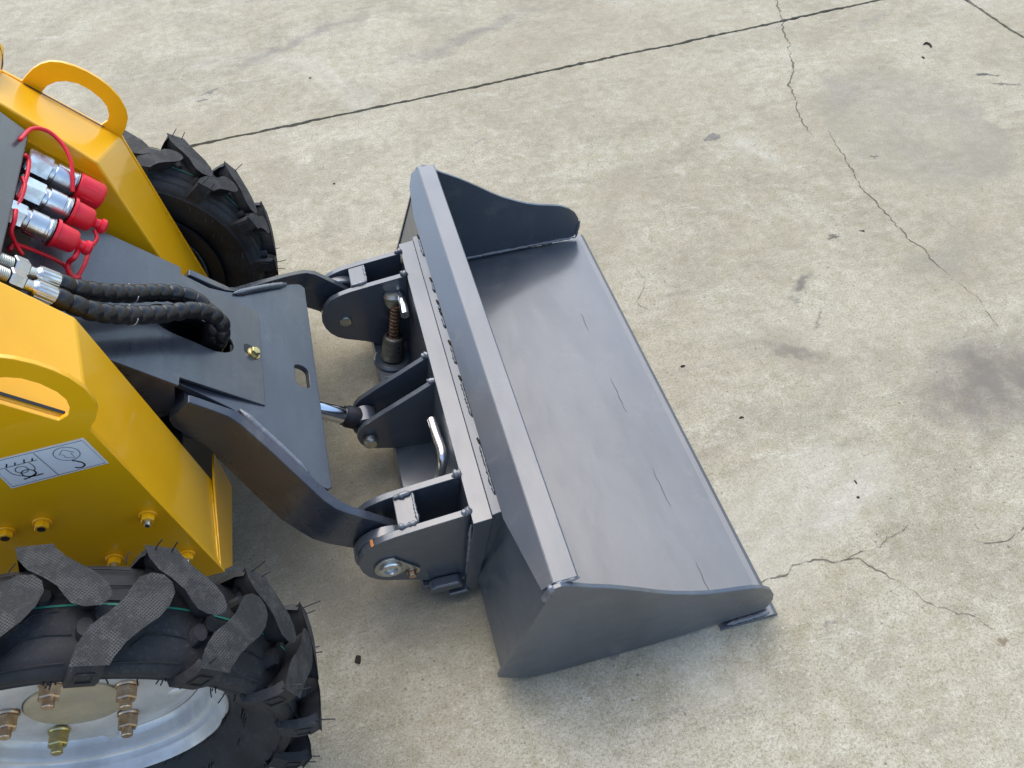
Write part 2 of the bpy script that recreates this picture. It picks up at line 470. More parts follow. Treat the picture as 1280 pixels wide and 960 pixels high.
def frame(d):
    d = Vector(d).normalized()
    u = d.cross(Vector((0, 0, 1)))
    if u.length < 1e-3: u = d.cross(Vector((0, 1, 0)))
    u.normalize()
    return u, d.cross(u).normalized(), d

def lathe(bm, a, b, prof, seg=24, cap=True):
    """profile of (t, r): t in metres along a->b"""
    a, b = Vector(a), Vector(b)
    u, v, d = frame(b - a)
    rings = []
    for t, r in prof:
        if r < 1e-6:
            rings.append([bm.verts.new(a + d * t)])
        else:
            rings.append([bm.verts.new(a + d * t + (u * math.cos(k * 2 * math.pi / seg) + v * math.sin(k * 2 * math.pi / seg)) * r) for k in range(seg)])
    for p, q in zip(rings, rings[1:]):
        for k in range(seg):
            k2 = (k + 1) % seg
            if len(p) == 1 and len(q) == 1: continue
            if len(p) == 1: bm.faces.new([p[0], q[k2], q[k]])
            elif len(q) == 1: bm.faces.new([p[k], p[k2], q[0]])
            else: bm.faces.new([p[k], p[k2], q[k2], q[k]])
    if cap:
        for rg in (rings[0], rings[-1]):
            if len(rg) > 2: bm.faces.new(rg)
    return bm

def cyl(bm, a, b, r, seg=24, ch=0.0):
    L = (Vector(b) - Vector(a)).length
    pr = [(0, r - ch), (ch, r), (L - ch, r), (L, r - ch)] if ch else [(0, r), (L, r)]
    return lathe(bm, a, b, pr, seg)

def catmull(pts, n=10):
    P = [Vector(p) for p in pts]
    P = [2 * P[0] - P[1]] + P + [2 * P[-1] - P[-2]]
    out = []
    for i in range(1, len(P) - 2):
        for k in range(n):
            t = k / n
            a, b, c, d = P[i - 1:i + 3]
            out.append(0.5 * ((2 * b) + (c - a) * t + (2 * a - 5 * b + 4 * c - d) * t * t + (3 * b - a - 3 * c + d) * t ** 3))
    out.append(P[-2].copy())
    return out

def sweep(bm, path, rad, seg=12, flat=None):
    """tube along a path; rad(i, s) or number"""
    P = [Vector(p) for p in path]
    rings = []
    u = None
    s = 0.0
    for i, p in enumerate(P):
        t = (P[min(i + 1, len(P) - 1)] - P[max(i - 1, 0)]).normalized()
        if u is None:
            u = frame(t)[0]
        u = (u - t * u.dot(t)).normalized()
        v = t.cross(u)
        if i: s += (p - P[i - 1]).length
        r = rad(i, s) if callable(rad) else rad
        rings.append([bm.verts.new(p + (u * math.cos(k * 2 * math.pi / seg) + v * math.sin(k * 2 * math.pi / seg)) * r) for k in range(seg)])
    for a, b in zip(rings, rings[1:]):
        for k in range(seg):
            bm.faces.new([a[k], a[(k + 1) % seg], b[(k + 1) % seg], b[k]])
    bm.faces.new(rings[0]); bm.faces.new(rings[-1])
    return bm

def hexa(bm, a, b, r, h0=0.0):
    L = (Vector(b) - Vector(a)).length
    c = r * 0.12
    return lathe(bm, a, b, [(0, r * 0.92), (c, r), (L - c, r), (L, r * 0.88)], 6)

def bead(name, a, b, r, parent, mat=None, n=None, wob=0.25, squash=1.0):
    """a welded seam: lumpy tube"""
    a, b = Vector(a), Vector(b)
    L = (b - a).length
    n = n or max(6, int(L / 0.004))
    rnd = random.Random(int(a.x * 1e4) + int(b.y * 1e4))
    pts = []
    rr = []
    for i in range(n + 1):
        t = i / n
        j = Vector([rnd.uniform(-1, 1) * r * 0.18 for _ in range(3)])
        pts.append(a.lerp(b, t) + j)
        e = min(1.0, 0.35 + 6 * min(t, 1 - t))
        rr.append(r * (1 + rnd.uniform(-wob, wob)) * e)
    bm = sweep(bmesh.new(), pts, lambda i, s: rr[i], 8)
    return part(name, bm, mat or M['weld'], parent, smooth=True)

c0 = 0.575           # the machine's centre line

# ---------------------------------------------------------------- ground
ground = bpy.data.meshes.new("ground")
gb = bmesh.new()
for v in ((-150, -150), (150, -150), (150, 150), (-150, 150)): gb.verts.new((v[0], v[1], -0.024))
gb.faces.new(gb.verts)
gb.to_mesh(ground); gb.free()
ground.materials.append(M['concrete'])
go = bpy.data.objects.new("ground", ground)
COL.objects.link(go)
tag(go, kind='structure')

bm = bmesh.new()
for v in ((-13, -13), (16, -13), (16, 16), (-13, 16)): bm.verts.new((v[0], v[1], -0.020))
bm.faces.new(bm.verts)
part("joint_filler", bm, M['joint'], go)

jang = math.atan(0.0713)
jorg = Vector((2.300, 2.196, 0))
ju = Vector((math.cos(jang), math.sin(jang), 0))
jv = Vector((-0.03, 1, 0)).normalized()
SL = 4.6
def gpt(i, j): return jorg + ju * (i * SL) + jv * (j * SL)
def jag(p, q, side, near):
    """slab edge from p to q with chipped, uneven arris"""
    n = 900 if near else 10
    out = []
    d = (q - p).normalized()
    nrm = Vector((-d.y, d.x, 0))
    for k in range(n + 1):
        t = .003 + .994 * k / n
        b = p.lerp(q, t)
        if near:
            w = noise.noise(b * 3.0) * 0.010 + noise.noise(b * 14) * 0.004
            half = 0.0042 + abs(noise.noise(b * 23 + Vector((side * 9, 0, 0)))) * 0.010 + abs(noise.noise(b * 90 + Vector((0, side * 5, 0)))) * 0.004
            ch = noise.noise(b * 8 + Vector((side * 31, 4, 0)))
            if ch > 0.45: half += (ch - 0.45) * 0.035
            fade = min(1, 30 * min(t, 1 - t))
            b = b + nrm * (w * fade) + nrm * (half * side)
        else:
            b = b + nrm * (0.003 * side)
        out.append(b)
    return out
for i in range(-3, 3):
    for j in range(-3, 3):
        a, b, c, d = gpt(i, j), gpt(i + 1, j), gpt(i + 1, j + 1), gpt(i, j + 1)
        near = (i in (-1, 0) and j in (-1, 0))
        # shared edges always run along +u / +v so both slabs follow one wavy line
        e1 = jag(a, b, 1, near); e2 = jag(b, c, 1, near); e3 = jag(d, c, -1, near); e4 = jag(a, d, -1, near)
        loop = e1 + e2 + e3[::-1] + e4[::-1]
        bm = bmesh.new()
        top = [bm.verts.new((p.x, p.y, 0)) for p in loop]
        lowr = [bm.verts.new((p.x, p.y, -0.022)) for p in loop]
        bm.faces.new(top)
        for k in range(len(loop)):
            k2 = (k + 1) % len(loop)
            bm.faces.new([top[k], lowr[k], lowr[k2], top[k2]])
        bmesh.ops.triangulate(bm, faces=[f for f in bm.faces if len(f.verts) > 4])
        part("concrete_slab", bm, M['concrete'], go)

def crack(pts, w0, seed, taper=True):
    rnd = random.Random(seed)
    P = []
    for a, b in zip(pts, pts[1:]):
        a, b = Vector((*a, 0)), Vector((*b, 0))
        n = max(3, int((b - a).length / 0.008))
        for k in range(n):
            P.append(a.lerp(b, k / n))
    P.append(Vector((*pts[-1], 0)))
    bm = bmesh.new()
    L = R_ = None
    for i, p in enumerate(P):
        t = (P[min(i + 1, len(P) - 1)] - P[max(0, i - 1)]).normalized()
        nrm = Vector((-t.y, t.x, 0))
        off = noise.noise(p * 22 + Vector((seed, 0, 0))) * 0.014 + noise.noise(p * 70) * 0.006 + rnd.uniform(-1, 1) * 0.0012
        w = w0 * (0.35 + 1.1 * abs(noise.noise(p * 12 + Vector((0, seed, 3)))) + rnd.random() * 0.5)
        tt = i / (len(P) - 1)
        if taper: w *= min(1, 0.25 + 5 * min(tt, 1 - tt))
        q = p + nrm * off
        l = bm.verts.new((q.x + nrm.x * w, q.y + nrm.y * w, 0.0012)); r = bm.verts.new((q.x - nrm.x * w, q.y - nrm.y * w, 0.0012))
        if L: bm.faces.new([L, R_, r, l])
        L, R_ = l, r
    part("crack", bm, M['crack'], go)
crack([(1.665, 2.42), (1.636, 2.313), (1.572, 2.134), (1.528, 2.035), (1.493, 1.919), (1.45, 1.812), (1.386, 1.719), (1.346, 1.597), (1.312, 1.505), (1.306, 1.40)], 0.0026, 1)
crack([(1.361, 1.425), (1.35, 1.347), (1.33, 1.241), (1.307, 1.133), (1.308, 1.029), (1.307, 0.908), (1.31, 0.818), (1.317, 0.716)], 0.0024, 2)
crack([(1.325, 0.69), (1.335, 0.631), (1.32, 0.517)], 0.0010, 3)
crack([(0.44, 0.05), (0.477, 0.064), (0.515, 0.06), (0.552, 0.067), (0.609, 0.063), (0.649, 0.057), (0.674, 0.041), (0.691, 0.027), (0.712, -0.003)], 0.0017, 4)
crack([(0.715, -0.01), (0.741, -0.056), (0.799, -0.105), (0.83, -0.15)], 0.0009, 5)
crack([(0.640, 0.059), (0.707, 0.068), (0.757, 0.078), (0.805, 0.092)], 0.0011, 6)
crack([(0.898, 0.037), (0.933, 0.023), (0.963, 0.016), (1.018, 0.029), (1.09, 0.05)], 0.0012, 7)
crack([(0.55, 1.02), (0.57, 0.94), (0.52, 0.86), (0.53, 0.80)], 0.0007, 8)

# ---------------------------------------------------------------- crumbs lying about
def crumb(x, y, s, seed, label, sx=1.0, sy=1.0):
    bm = bmesh.new()
    bmesh.ops.create_icosphere(bm, subdivisions=2, radius=s)
    for v in bm.verts:
        k = 1 + 0.55 * noise.noise(v.co * (1.3 / s) + Vector((seed, 0, 0)))
        v.co = Vector((v.co.x * k * sx + x, v.co.y * k * sy + y, max(0.0002, v.co.z * k * 0.45 + s * 0.28)))
    o = part("dirt_crumb", bm, M['dirt'], smooth=30)
    tag(o, label, "dirt crumb", "dark crumbs scattered on the concrete")
crumb(0.540, 0.622, 0.0041, 1, "dark dirt crumb on the concrete just right of the bucket's cutting edge", 1.5, 0.7)
crumb(0.605, 0.440, 0.0036, 2, "small round dark crumb close beside the bucket lip, below the first crumb", 1.5, 0.7)
crumb(0.757, 0.215, 0.0031, 3, "thin dark crumb on open concrete, upper of the close pair right of the bucket", 0.6, 1.7)
crumb(0.742, 0.180, 0.0031, 4, "round dark crumb, lower of the close pair right of the bucket", 1, 1)
crumb(-0.306, 0.120, 0.0066, 5, "dark crumb of dirt on the concrete beside the near front tyre", 0.8, 1.4)
crumb(1.205, 0.945, 0.0029, 6, "tiny black crumb next to the dark smudge in the open concrete", 1, 1)
crumb(-0.190, 2.31, 0.0038, 7, "dark crumb alone on the pale concrete beyond the long expansion joint", 1.3, 0.8)
crumb(1.90, 1.73, 0.0048, 8, "dark crumb near the far right corner of the slab by the second joint", 0.8, 1.5)
crumb(-0.18, 1.63, 0.0038, 9, "dark crumb between the far tyre and the long expansion joint", 1, 1)
bm = bmesh.new()
sweep(bm, catmull([(1.955, 1.81, .002), (1.966, 1.815, .004), (1.972, 1.80, .004), (1.968, 1.785, .002)], 6), 0.0032, 6)
tag(part("twig", bm, M['dirt'], smooth=True), "short curled black twig lying on the concrete at upper right", "twig")

# ================================================================ THE BUCKET
bucket = empty("loader_bucket", (0.2, 0.575, 0.0))
tag(bucket, "dark grey painted steel bucket resting flat on the concrete in front of the loader", "bucket")
BW = 1.15
prof = [(-.068, .049), (-.045, .029), (-.020, .014), (.009, .006), (.052, .003), (.20, .003), (.358, .014), (.40, .016),
        (.434, .020), (.445, .034), (.449, .055), (.446, .078), (.436, .099), (.418, .117), (.395, .130), (.365, .139), (.335, .147),
        (.305, .158), (.275, .173), (.24, .193), (.21, .214), (.18, .238), (.155, .257), (.13, .275), (.108, .289), (.090, .300), (.074, .312), (.060, .322), (.046, .327), (.034, .325), (.027, .314),
        (.020, .283)]
pn = part("side_plate", prism(prof, 0.0, 0.008), M['grey'], bucket, bevel=0.0012)
pn['label'] = "near side plate with wavy top edge"
pf = part("side_plate", prism(prof, BW - 0.008, BW), M['grey'], bucket, bevel=0.0012)
pf['label'] = "far side plate with wavy top edge"
# rolled shell: floor, heel, back wall
sh_out = [(.455, .0045), (.36, .0042), (.05, .004), (.030, .0062), (.010, .010), (-.018, .019), (-.042, .033), (-.058, .052), (-.060, .060), (.022, .283), (.0375, .3235)]
sh_in = [(.0455, .3190), (.030, .280), (-.045, .074), (-.043, .064), (-.037, .054), (-.027, .0445), (-.014, .036), (.002, .029), (.022, .0225), (.045, .0178), (.070, .0145), (.10, .0128), (.14, .0122), (.20, .0120), (.36, .0120), (.455, .0085)]
part("shell", prism([(x, z) for x, z in sh_out + sh_in], 0.008, BW - 0.008), M['grey'], bucket, bevel=0.001)
part("top_flange", prism([(.0325, .3195), (.0365, .3275), (.074, .3285), (.0765, .3225), (.072, .3195)], 0.009, BW - 0.009), M['grey'], bucket, bevel=0.0012)
# stiffening plate along the top of the back, its ends cut on the slant
def backpt(z, off):   # point on the back wall's outer face at height z
    t = (z - .060) / (.283 - .060)
    return (-.060 + t * .082 - off * .94, z + off * .34)
bm = bmesh.new()
A = []
FS, FE = Vector((.0362, 0, .3272)), Vector((-.0060, 0, .2985))
for y, k in ((0.009, 0), (BW - 0.009, 0), (BW - 0.009, .46), (BW - .05, .76), (BW - .16, 1), (.155, 1), (0.009, .46)):
    A.append(FS.lerp(FE, k) + Vector((0, y, 0)))
extrude(bm, [A], Vector((.0035, 0, -.0062)))
part("back_stiffener", bm, M['grey'], bucket, bevel=0.001)
# cutting edge
ce = [(.352, .0005), (.4655, .0005), (.4665, .003), (.458, .0095), (.362, .0035), (.352, .0035)]
part("cutting_edge", prism(ce, -0.009, BW + 0.009), M['grey'], bucket, bevel=0.001)
# hook bar of the quick coupler welded onto the back
part("hook_bar", prism([(-.0179, .2555), (.004, .2610), (.010, .2560), (-.042, .020), (-.056, .018), (-.062, .022)], 0.193, 0.975), M['grey'], bucket, bevel=0.0015)
part("hook_rib", prism([(.010, .250), (.016, .250), (-.034, .020), (-.044, .020)], 0.180, 0.188), M['grey'], bucket, bevel=0.001)
# seams
bead("weld_bead", (.0365, .009, .3235), (.078, .009, .3235), .0032, bucket)
bead("weld_bead", (.020, .006, .288), (.034, .004, .326), .0058, bucket, wob=.4)
bead("weld_bead", (.04, BW - .010, .022), (.440, BW - .010, .018), .0042, bucket)
bead("weld_bead", (.050, BW - .009, .0235), (.12, BW - .009, .0150), .0050, bucket)
bead("weld_bead", (.36, .010, .018), (.452, .008, .018), .0048, bucket)
bead("weld_bead", (-.052, BW - .010, .07), (.036, BW - .010, .30), .0035, bucket)
bead("weld_bead", (.440, BW - .008, .016), (.449, BW - .008, .07), .004, bucket)
bead("weld_bead", (.366, -.003, .007), (.45, -.003, .010), .0040, bucket)
for y0, y1 in ((.895, .955), (.71, .725), (.655, .69), (.55, .60), (.41, .50), (.23, .34), (.77, .80)):
    bead("weld_bead", (-.0035, y0, .2610), (-.0035, y1, .2610), .0033, bucket, mat=M['grey'], wob=.45)
    part("weld_notch", sweep(bmesh.new(), [(-.0045 + .0015 * math.sin(k * 2.1), y1 + .004 + k * .0022, .2612) for k in range(7)], lambda i, s: .0014 + .0008 * (i % 2), 6), M['joint'], bucket)
for y0, y1 in ((.79, .85), (.52, .63), (.26, .36), (.05, .13)):
    bm = bmesh.new()
    L = []
    for k in range(25):
        y = y0 + (y1 - y0) * k / 24
        w = .00035 * math.sin(math.pi * (k + .6) / 25.5) + 0.0002
        x = .3605 + noise.noise(Vector((0, y * 40, 3))) * .003
        L.append((bm.verts.new((x - w, y, .0124)), bm.verts.new((x + w, y, .0124))))
    for a, b in zip(L, L[1:]): bm.faces.new([a[0], a[1], b[1], b[0]])
    part("weld_gap", bm, M["joint"], bucket)

# ================================================================ THE LOADER
loader = empty("compact_loader", (-0.6, 0.575, 0.0))
tag(loader, "yellow compact track-side loader front on black lugged tyres, arms in dark grey carrying the bucket", "loader")
loader['label'] = "yellow compact wheeled loader with dark grey arms, lugged black tyres and red capped hydraulic couplers"

# ---- attachment frame
FR = M['grey']
att = part("coupler_plate", prism([(-.0525, .2440), (-.0525, .2525), (-.0180, .2560), (-.0180, .250), (-.0640, .024), (-.080, .030), (-.085, .040)], 0.187, 0.963), FR, loader, bevel=0.0012)
part("lower_lip", prism([(-.166, .046), (-.160, .057), (-.100, .052), (-.078, .050), (-.078, .038), (-.150, .040)], 0.20, 0.95), FR, loader, bevel=0.0012)
brk = [(-.0535, .2525), (-.09, .2490), (-.14, .2440), (-.185, .2390), (-.206, .2345), (-.228, .2260), (-.245, .2110), (-.256, .1900), (-.2595, .168),
       (-.257, .148), (-.249, .128), (-.236, .112), (-.220, .101), (-.178, .081), (-.135, .055), (-.092, .034), (-.076, .034)]
for d0, d1 in ((.354, .368), (.273, .287)):
    for sgn in (-1, 1):
        ya, yb = sorted((c0 + sgn * d0, c0 + sgn * d1))
        b_ = part("pivot_bracket", prism(brk, ya, yb), FR, loader, bevel=0.0014)
for sgn in (-1, 1):
    ya, yb = sorted((c0 + sgn * .2872, c0 + sgn * .3538))
    part("spacer_block", prism([(-.178, .2385), (-.142, .2425), (-.142, .130), (-.178, .130)], ya, yb), FR, loader, bevel=0.002)
    # hinge pin through both brackets and the arm
    bm = bmesh.new()
    ya = c0 + sgn * .268; yb = c0 + sgn * .371
    cyl(bm, (-.208, min(ya, yb), .157), (-.208, max(ya, yb), .157), .0135, 28, .0015)
    part("hinge_pin", bm, M['dullzinc'], loader, smooth=30)
    bm = bmesh.new()
    ya = c0 + sgn * .330; yb = c0 + sgn * .3535
    cyl(bm, (-.205, min(ya, yb), .165), (-.205, max(ya, yb), .165), .061, 48, .003)
    part("pivot_boss", bm, FR, loader, smooth=30)
cb = [(-.0530, .2380), (-.12, .2020), (-.1700, .1760), (-.2100, .1530), (-.2240, .1380), (-.2300, .1200), (-.2270, .1000), (-.2160, .0830),
      (-.1980, .0730), (-.1600, .0600), (-.1150, .0480), (-.079, .0440)]
for sgn in (-1, 1):
    ya, yb = sorted((c0 + sgn * .030, c0 + sgn * .042))
    part("cylinder_bracket", prism(cb, ya, yb), FR, loader, bevel=0.0012)
# light blobs of weld where bracket edges reach the plate
for y in (c0 - .361, c0 - .280, c0 - .036, c0 + .036, c0 + .280, c0 + .361):
    z = .254 if abs(y - c0) > .1 else .2385
    bead("weld_bead", (-.066, y, z - .001), (-.050, y, z + .001), .0072, loader, wob=.35, n=7)
bead("weld_bead", (-.178, c0 - .29, .2415), (-.144, c0 - .289, .2445), .0045, loader, wob=.5)
bead("weld_bead", (-.178, c0 - .352, .2410), (-.144, c0 - .352, .2440), .0045, loader, wob=.5)
bead("weld_bead", (-.142, c0 - .29, .2440), (-.142, c0 - .352, .2440), .0030, loader, wob=.5)
bead("weld_bead", (-.178, c0 + .29, .2415), (-.144, c0 + .289, .2445), .0040, loader, wob=.5)
bead("weld_bead", (-.142, c0 + .29, .2440), (-.142, c0 + .352, .2440), .0025, loader, wob=.5)
bead("weld_bead", (-.079, .194, .06), (-.056, .194, .24), .0035, loader)
# pads under the near brackets
for y0, y1, s_ in ((.172, .206, 0), (c0 + .370, c0 + .404, 1)):
    part("latch_block", prism([(-.150, .050), (-.148, .066), (-.138, .070), (-.094, .068), (-.088, .062), (-.088, .046)], y0 + .012, y1), FR, loader, bevel=0.004, seg=3)
    part("latch_tongue", prism([(-.118, .030), (-.118, .038), (-.080, .038), (-.080, .030)], y0 + .008, y1 - .006), FR, loader, bevel=0.003)
# pin keeper plate, near side
yk = c0 - .368
bm = bmesh.new()
tear = []
for k in range(17):
    a = R(300 - 255 * k / 16)
    tear.append((-.207 + .030 * math.cos(a + R(25)), .150 + .030 * math.sin(a + R(25))))
for k in range(7):
    a = R(55 - 150 * k / 6)
    tear.append((-.170 + .0125 * math.cos(a), .121 + .0125 * math.sin(a)))
part("pin_keeper", prism(tear, yk - .005, yk - .0003), M['dullzinc'], loader, bevel=0.0012)
bm = bmesh.new()
lathe(bm, (-.208, yk - .0045, .150), (-.208, yk - .02, .150), [(0, .021), (.004, .021), (.006, .0185), (.006, .012), (.001, .0105), (.001, 0)], 32, cap=False)
part("pin_head", bm, M['zinc'], loader, smooth=30)
bm = bmesh.new()
cyl(bm, (-.174, yk - .005, .1215), (-.174, yk - .008, .1215), .0100, 20)
hexa(bm, (-.174, yk - .008, .1215), (-.174, yk - .016, .1215), .0080)
part("keeper_bolt", bm, M['copper'], loader, smooth=30)

part("rust_mark", extrude(bmesh.new(), [[Vector((-.2300, c0 - .3542, .2259)), Vector((-.2250, c0 - .3542, .2288)), Vector((-.2235, c0 - .3679, .2292)), Vector((-.2290, c0 - .3679, .2265))]], Vector((0, 0, .0006))), M['copperpaint'], loader)

# ---- curl cylinder between the two middle brackets
rodA, rodB = Vector((-.208, c0, .121)), Vector((-.420, c0, .292))
rd = (rodB - rodA).normalized()
bm = bmesh.new(); cyl(bm, rodA + rd * .045, rodB, .0185, 32)
part("cylinder_rod", bm, M['chrome'], loader, smooth=30)
bm = bmesh.new()
lathe(bm, rodA + rd * .016, rodB, [(0, .018), (.004, .0235), (.026, .0235), (.032, .0205), (.036, .0205)], 28)
part("rod_collar", bm, M['black'], loader, smooth=30)
bm = bmesh.new(); lathe(bm, (rodA.x, c0 - .022, rodA.z), (rodA.x, c0 + .022, rodA.z), [(0, .022), (.003, .027), (.041, .027), (.044, .022)], 32)
part("rod_eye", bm, M['greyd'], loader, smooth=30)
bm = bmesh.new()
cyl(bm, (-.205, c0 - .042, .109), (-.205, c0 - .058, .109), .0155, 28, .003)
cyl(bm, (-.205, c0 - .042, .109), (-.205, c0 + .052, .109), .0120, 24, .001)
part("cylinder_pin", bm, M['dullzinc'], loader, smooth=30)
bm = bmesh.new(); cyl(bm, rodB - rd * .10, rodB + rd * .12, .034, 32, .003)
part("cylinder_barrel", bm, M['black'], loader, smooth=30)

# ---- latch handles and the screw jack
def latch(sy, flip):
    e = empty("latch_handle", (-.075, sy, .12), loader)
    return e
lh = empty("latch_handle", (-.075, .39, .15), loader)
bm = bmesh.new()
sweep(bm, catmull([(-.076, .468, .205), (-.074, .43, .203), (-.071, .395, .200), (-.074, .376, .190), (-.082, .368, .165), (-.088, .366, .13), (-.090, .366, .09)], 8), .0100, 16)
part("bar", bm, M['chrome'], lh, smooth=35)
bm = bmesh.new(); lathe(bm, (-.092, .366, .06), (-.083, .366, .150), [(0, .024), (.06, .022), (.078, .018), (.078, .010)], 24)
part("socket", bm, FR, lh, smooth=35)
lh2 = empty("latch_handle", (-.075, .80, .15), loader)
bm = bmesh.new()
sweep(bm, catmull([(-.076, .768, .212), (-.075, .80, .212), (-.076, .832, .210), (-.080, .846, .198), (-.086, .850, .16)], 8), .0100, 16)
part("bar", bm, M['chrome'], lh2, smooth=35)
bm = bmesh.new(); lathe(bm, (-.098, .826, .188), (-.092, .836, .222), [(0, .010), (.010, .017), (.028, .020), (.034, .017), (.035, .0)], 24, cap=False)
part("socket", bm, M['dullzinc'], lh2, smooth=35)
bm = bmesh.new()
ja, jb = Vector((-.123, .797, .060)), Vector((-.091, .818, .200))
jd = (jb - ja).normalized()
sweep(bm, [ja.lerp(jb, k / 90) for k in range(91)], lambda i, s: .0100 + .0022 * (1 if (i % 6) < 3 else 0), 16)
part("threaded_rod", bm, M['rust'], loader, smooth=40)
bm = bmesh.new()
lathe(bm, ja + jd * .004, jb, [(0, .0275), (.010, .0250), (.052, .0250), (.057, .0230), (.059, .0165), (.050, .0125)], 32, cap=False)
part("screw_collar", bm, M['steel'], loader, smooth=30)
for a_, t_ in ((-70, .030), (-50, .042)):
    bm = bmesh.new()
    u, v, d = frame(jd)
    pos = ja + jd * t_
    dirn = Vector((.35, -.93, .1)).normalized() if t_ < .04 else Vector((.35, -.93, .1)).normalized()
    cyl(bm, pos + dirn * .0243, pos + dirn * .0257, .0026, 12)
    part("punched_hole", bm, M['black'], loader)
bm = bmesh.new(); lathe(bm, (-.125, .797, .050), (-.121, .799, .075), [(0, .044), (.006, .044), (.010, .040), (.010, .02)], 36)
part("jack_base", bm, FR, loader, smooth=30)
bm = bmesh.new(); lathe(bm, (-.125, .353, .050), (-.121, .355, .075), [(0, .044), (.006, .044), (.010, .040), (.010, 0)], 36, cap=False)
part("jack_base", bm, FR, loader, smooth=30)
part("latch_guide", prism([(-.104, .052), (-.150, .056), (-.150, .064), (-.104, .066)], .735, .742), FR, loader, bevel=.001)

# ---- lift arms: thick bent plates. stations: top (x, d, z) and bottom
for sgn in (-1, 1):
    st = [((-.456, .152, .464), (-.497, .152, .432)),
          ((-.452, .152, .462), (-.497, .152, .414)),
          ((-.430, .152, .438), (-.484, .152, .386)),
          ((-.405, .153, .412), (-.464, .153, .355)),
          ((-.393, .157, .402), (-.452, .156, .338)),
          ((-.380, .167, .393), (-.441, .167, .318)),
          ((-.336, .218, .358), (-.398, .216, .262)),
          ((-.300, .262, .326), (-.362, .260, .230)),
          ((-.275, .291, .303), (-.333, .289, .222)),
          ((-.262, .303, .291), (-.318, .301, .213)),
          ((-.246, .309, .276), (-.302, .308, .202)),
          ((-.205, .3105, .232), (-.262, .310, .168)),
          ((-.184, .3105, .207), (-.246, .310, .137)),
          ((-.166, .3105, .182), (-.226, .310, .113)),
          ((-.160, .3105, .160), (-.205, .310, .105))]
    th = .017
    bm = bmesh.new()
    rings = []
    for i, (t, b) in enumerate(st):
        t0 = st[max(0, i - 1)][0]; t1 = st[min(len(st) - 1, i + 1)][0]
        dx, dd = t1[0] - t0[0], t1[1] - t0[1]
        L = math.hypot(dx, dd)
        nx, nd = -dd / L * th, dx / L * th
        P = []
        for q in (t, b):
            P.append(Vector((q[0], c0 + sgn * q[1], q[2])))
            P.append(Vector((q[0] + nx, c0 + sgn * (q[1] + nd), q[2])))
        rings.append([bm.verts.new(P[0]), bm.verts.new(P[1]), bm.verts.new(P[3]), bm.verts.new(P[2])])
    for a, b in zip(rings, rings[1:]):
        for k in range(4):
            bm.faces.new([a[k], a[(k + 1) % 4], b[(k + 1) % 4], b[k]])
    bm.faces.new(rings[0]); bm.faces.new(rings[-1])
    arm = part("lift_arm", bm, M['greyd'], loader, bevel=0.0018)
    # fillet weld between arm and cross plate
    pp = [(-.392, .150, .4075), (-.365, .181, .3825), (-.336, .214, .3550), (-.305, .250, .3220)]
    pth = catmull([(q[0], c0 + sgn * q[1], q[2] - .006) for q in pp], 16)
    part("weld_bead", sweep(bmesh.new(), pth, lambda i, s: .0062 * (1 + .10 * math.sin(s * 900) + .12 * noise.noise(Vector((s * 90, sgn, 0)))) * min(1, .3 + .12 * i, .3 + .12 * (len(pth) - i)), 8), M['weld'], loader, smooth=True)

# ---- cross plate and boom cover (both lie on planes that fall towards the bucket)
def slope_plate(name, outline, holes, x0, z0, k, thick, mat, bevel=.001):
    n = Vector((-k, 0, 1)).normalized()
    f = lambda x, y: Vector((x, y, z0 + k * (x - x0)))
    bm = bmesh.new()
    extrude(bm, [[f(*p) for p in lp] for lp in (outline, *holes)], -n * thick)
    return part(name, bm, mat, loader, bevel=bevel)
def oval(cx, cy, ax, ay, n=28, rot=0.0):
    """rounded slot: a rectangle with half-circle ends, long side = max(ax, ay)"""
    out = []
    r = min(ax, ay); L = max(ax, ay) - r
    for k in range(n):
        a = 2 * math.pi * k / n
        px = r * math.cos(a) + (L if math.cos(a) >= 0 else -L)
        py = r * math.sin(a)
        if ay > ax: px, py = py, px
        out.append((cx + px * math.cos(rot) - py * math.sin(rot), cy + px * math.sin(rot) + py * math.cos(rot)))
    return out
co = []
half = [(-.388, .085), (-.395, .100), (-.478, .104), (-.478, .126), (-.405, .1500), (-.380, .1650), (-.336, .2150), (-.300, .2580), (-.286, .2700), (-.279, .2720), (-.273, .266)]
co = [(x, c0 - d) for x, d in half] + [(x, c0 + d) for x, d in half[::-1]]
slope_plate("cross_plate", co, [oval(-.297, .563, .011, .029)], -.393, .3985, -.975, .012, M['greyd'], .0014)
cv = [(-.356, .122), (-.4615, .131), (-.4625, .150), (-.660, .146)]
cover_o = [(x, c0 - d) for x, d in cv] + [(x, c0 + d) for x, d in cv[::-1]]
slope_plate("boom_cover", cover_o, [oval(-.447, .572, .053, .032, 36, R(-3))], -.356, .3660, -1.133, .005, M['greyd'], .0008)
# boom box below the cover
def deckz(x, off=0): return .3660 - 1.133 * (x + .356) + off
for sgn in (-1, 1):
    ya, yb = sorted((c0 + sgn * .136, c0 + sgn * .145))
    part("boom_side", prism([(-.470, deckz(-.470, -.012)), (-.655, deckz(-.655, -.012)), (-.70, deckz(-.655, -.11)), (-.52, deckz(-.52, -.135)), (-.492, deckz(-.492, -.10))], ya, yb), M['greyd'], loader, bevel=.001)
part("boom_floor", prism([(-.42, .34), (-.70, .60), (-.705, .59), (-.425, .33)], c0 - .135, c0 + .135), M['black'], loader)
for sgn in (-1, 1):
    ya, yb = sorted((c0 + sgn * .095, c0 + sgn * .15))
    part("boom_gusset", prism([(-.465, .452), (-.497, .432), (-.497, .36), (-.455, .33), (-.430, .36), (-.43, .40)], ya, yb), M['greyd'], loader, bevel=.002)
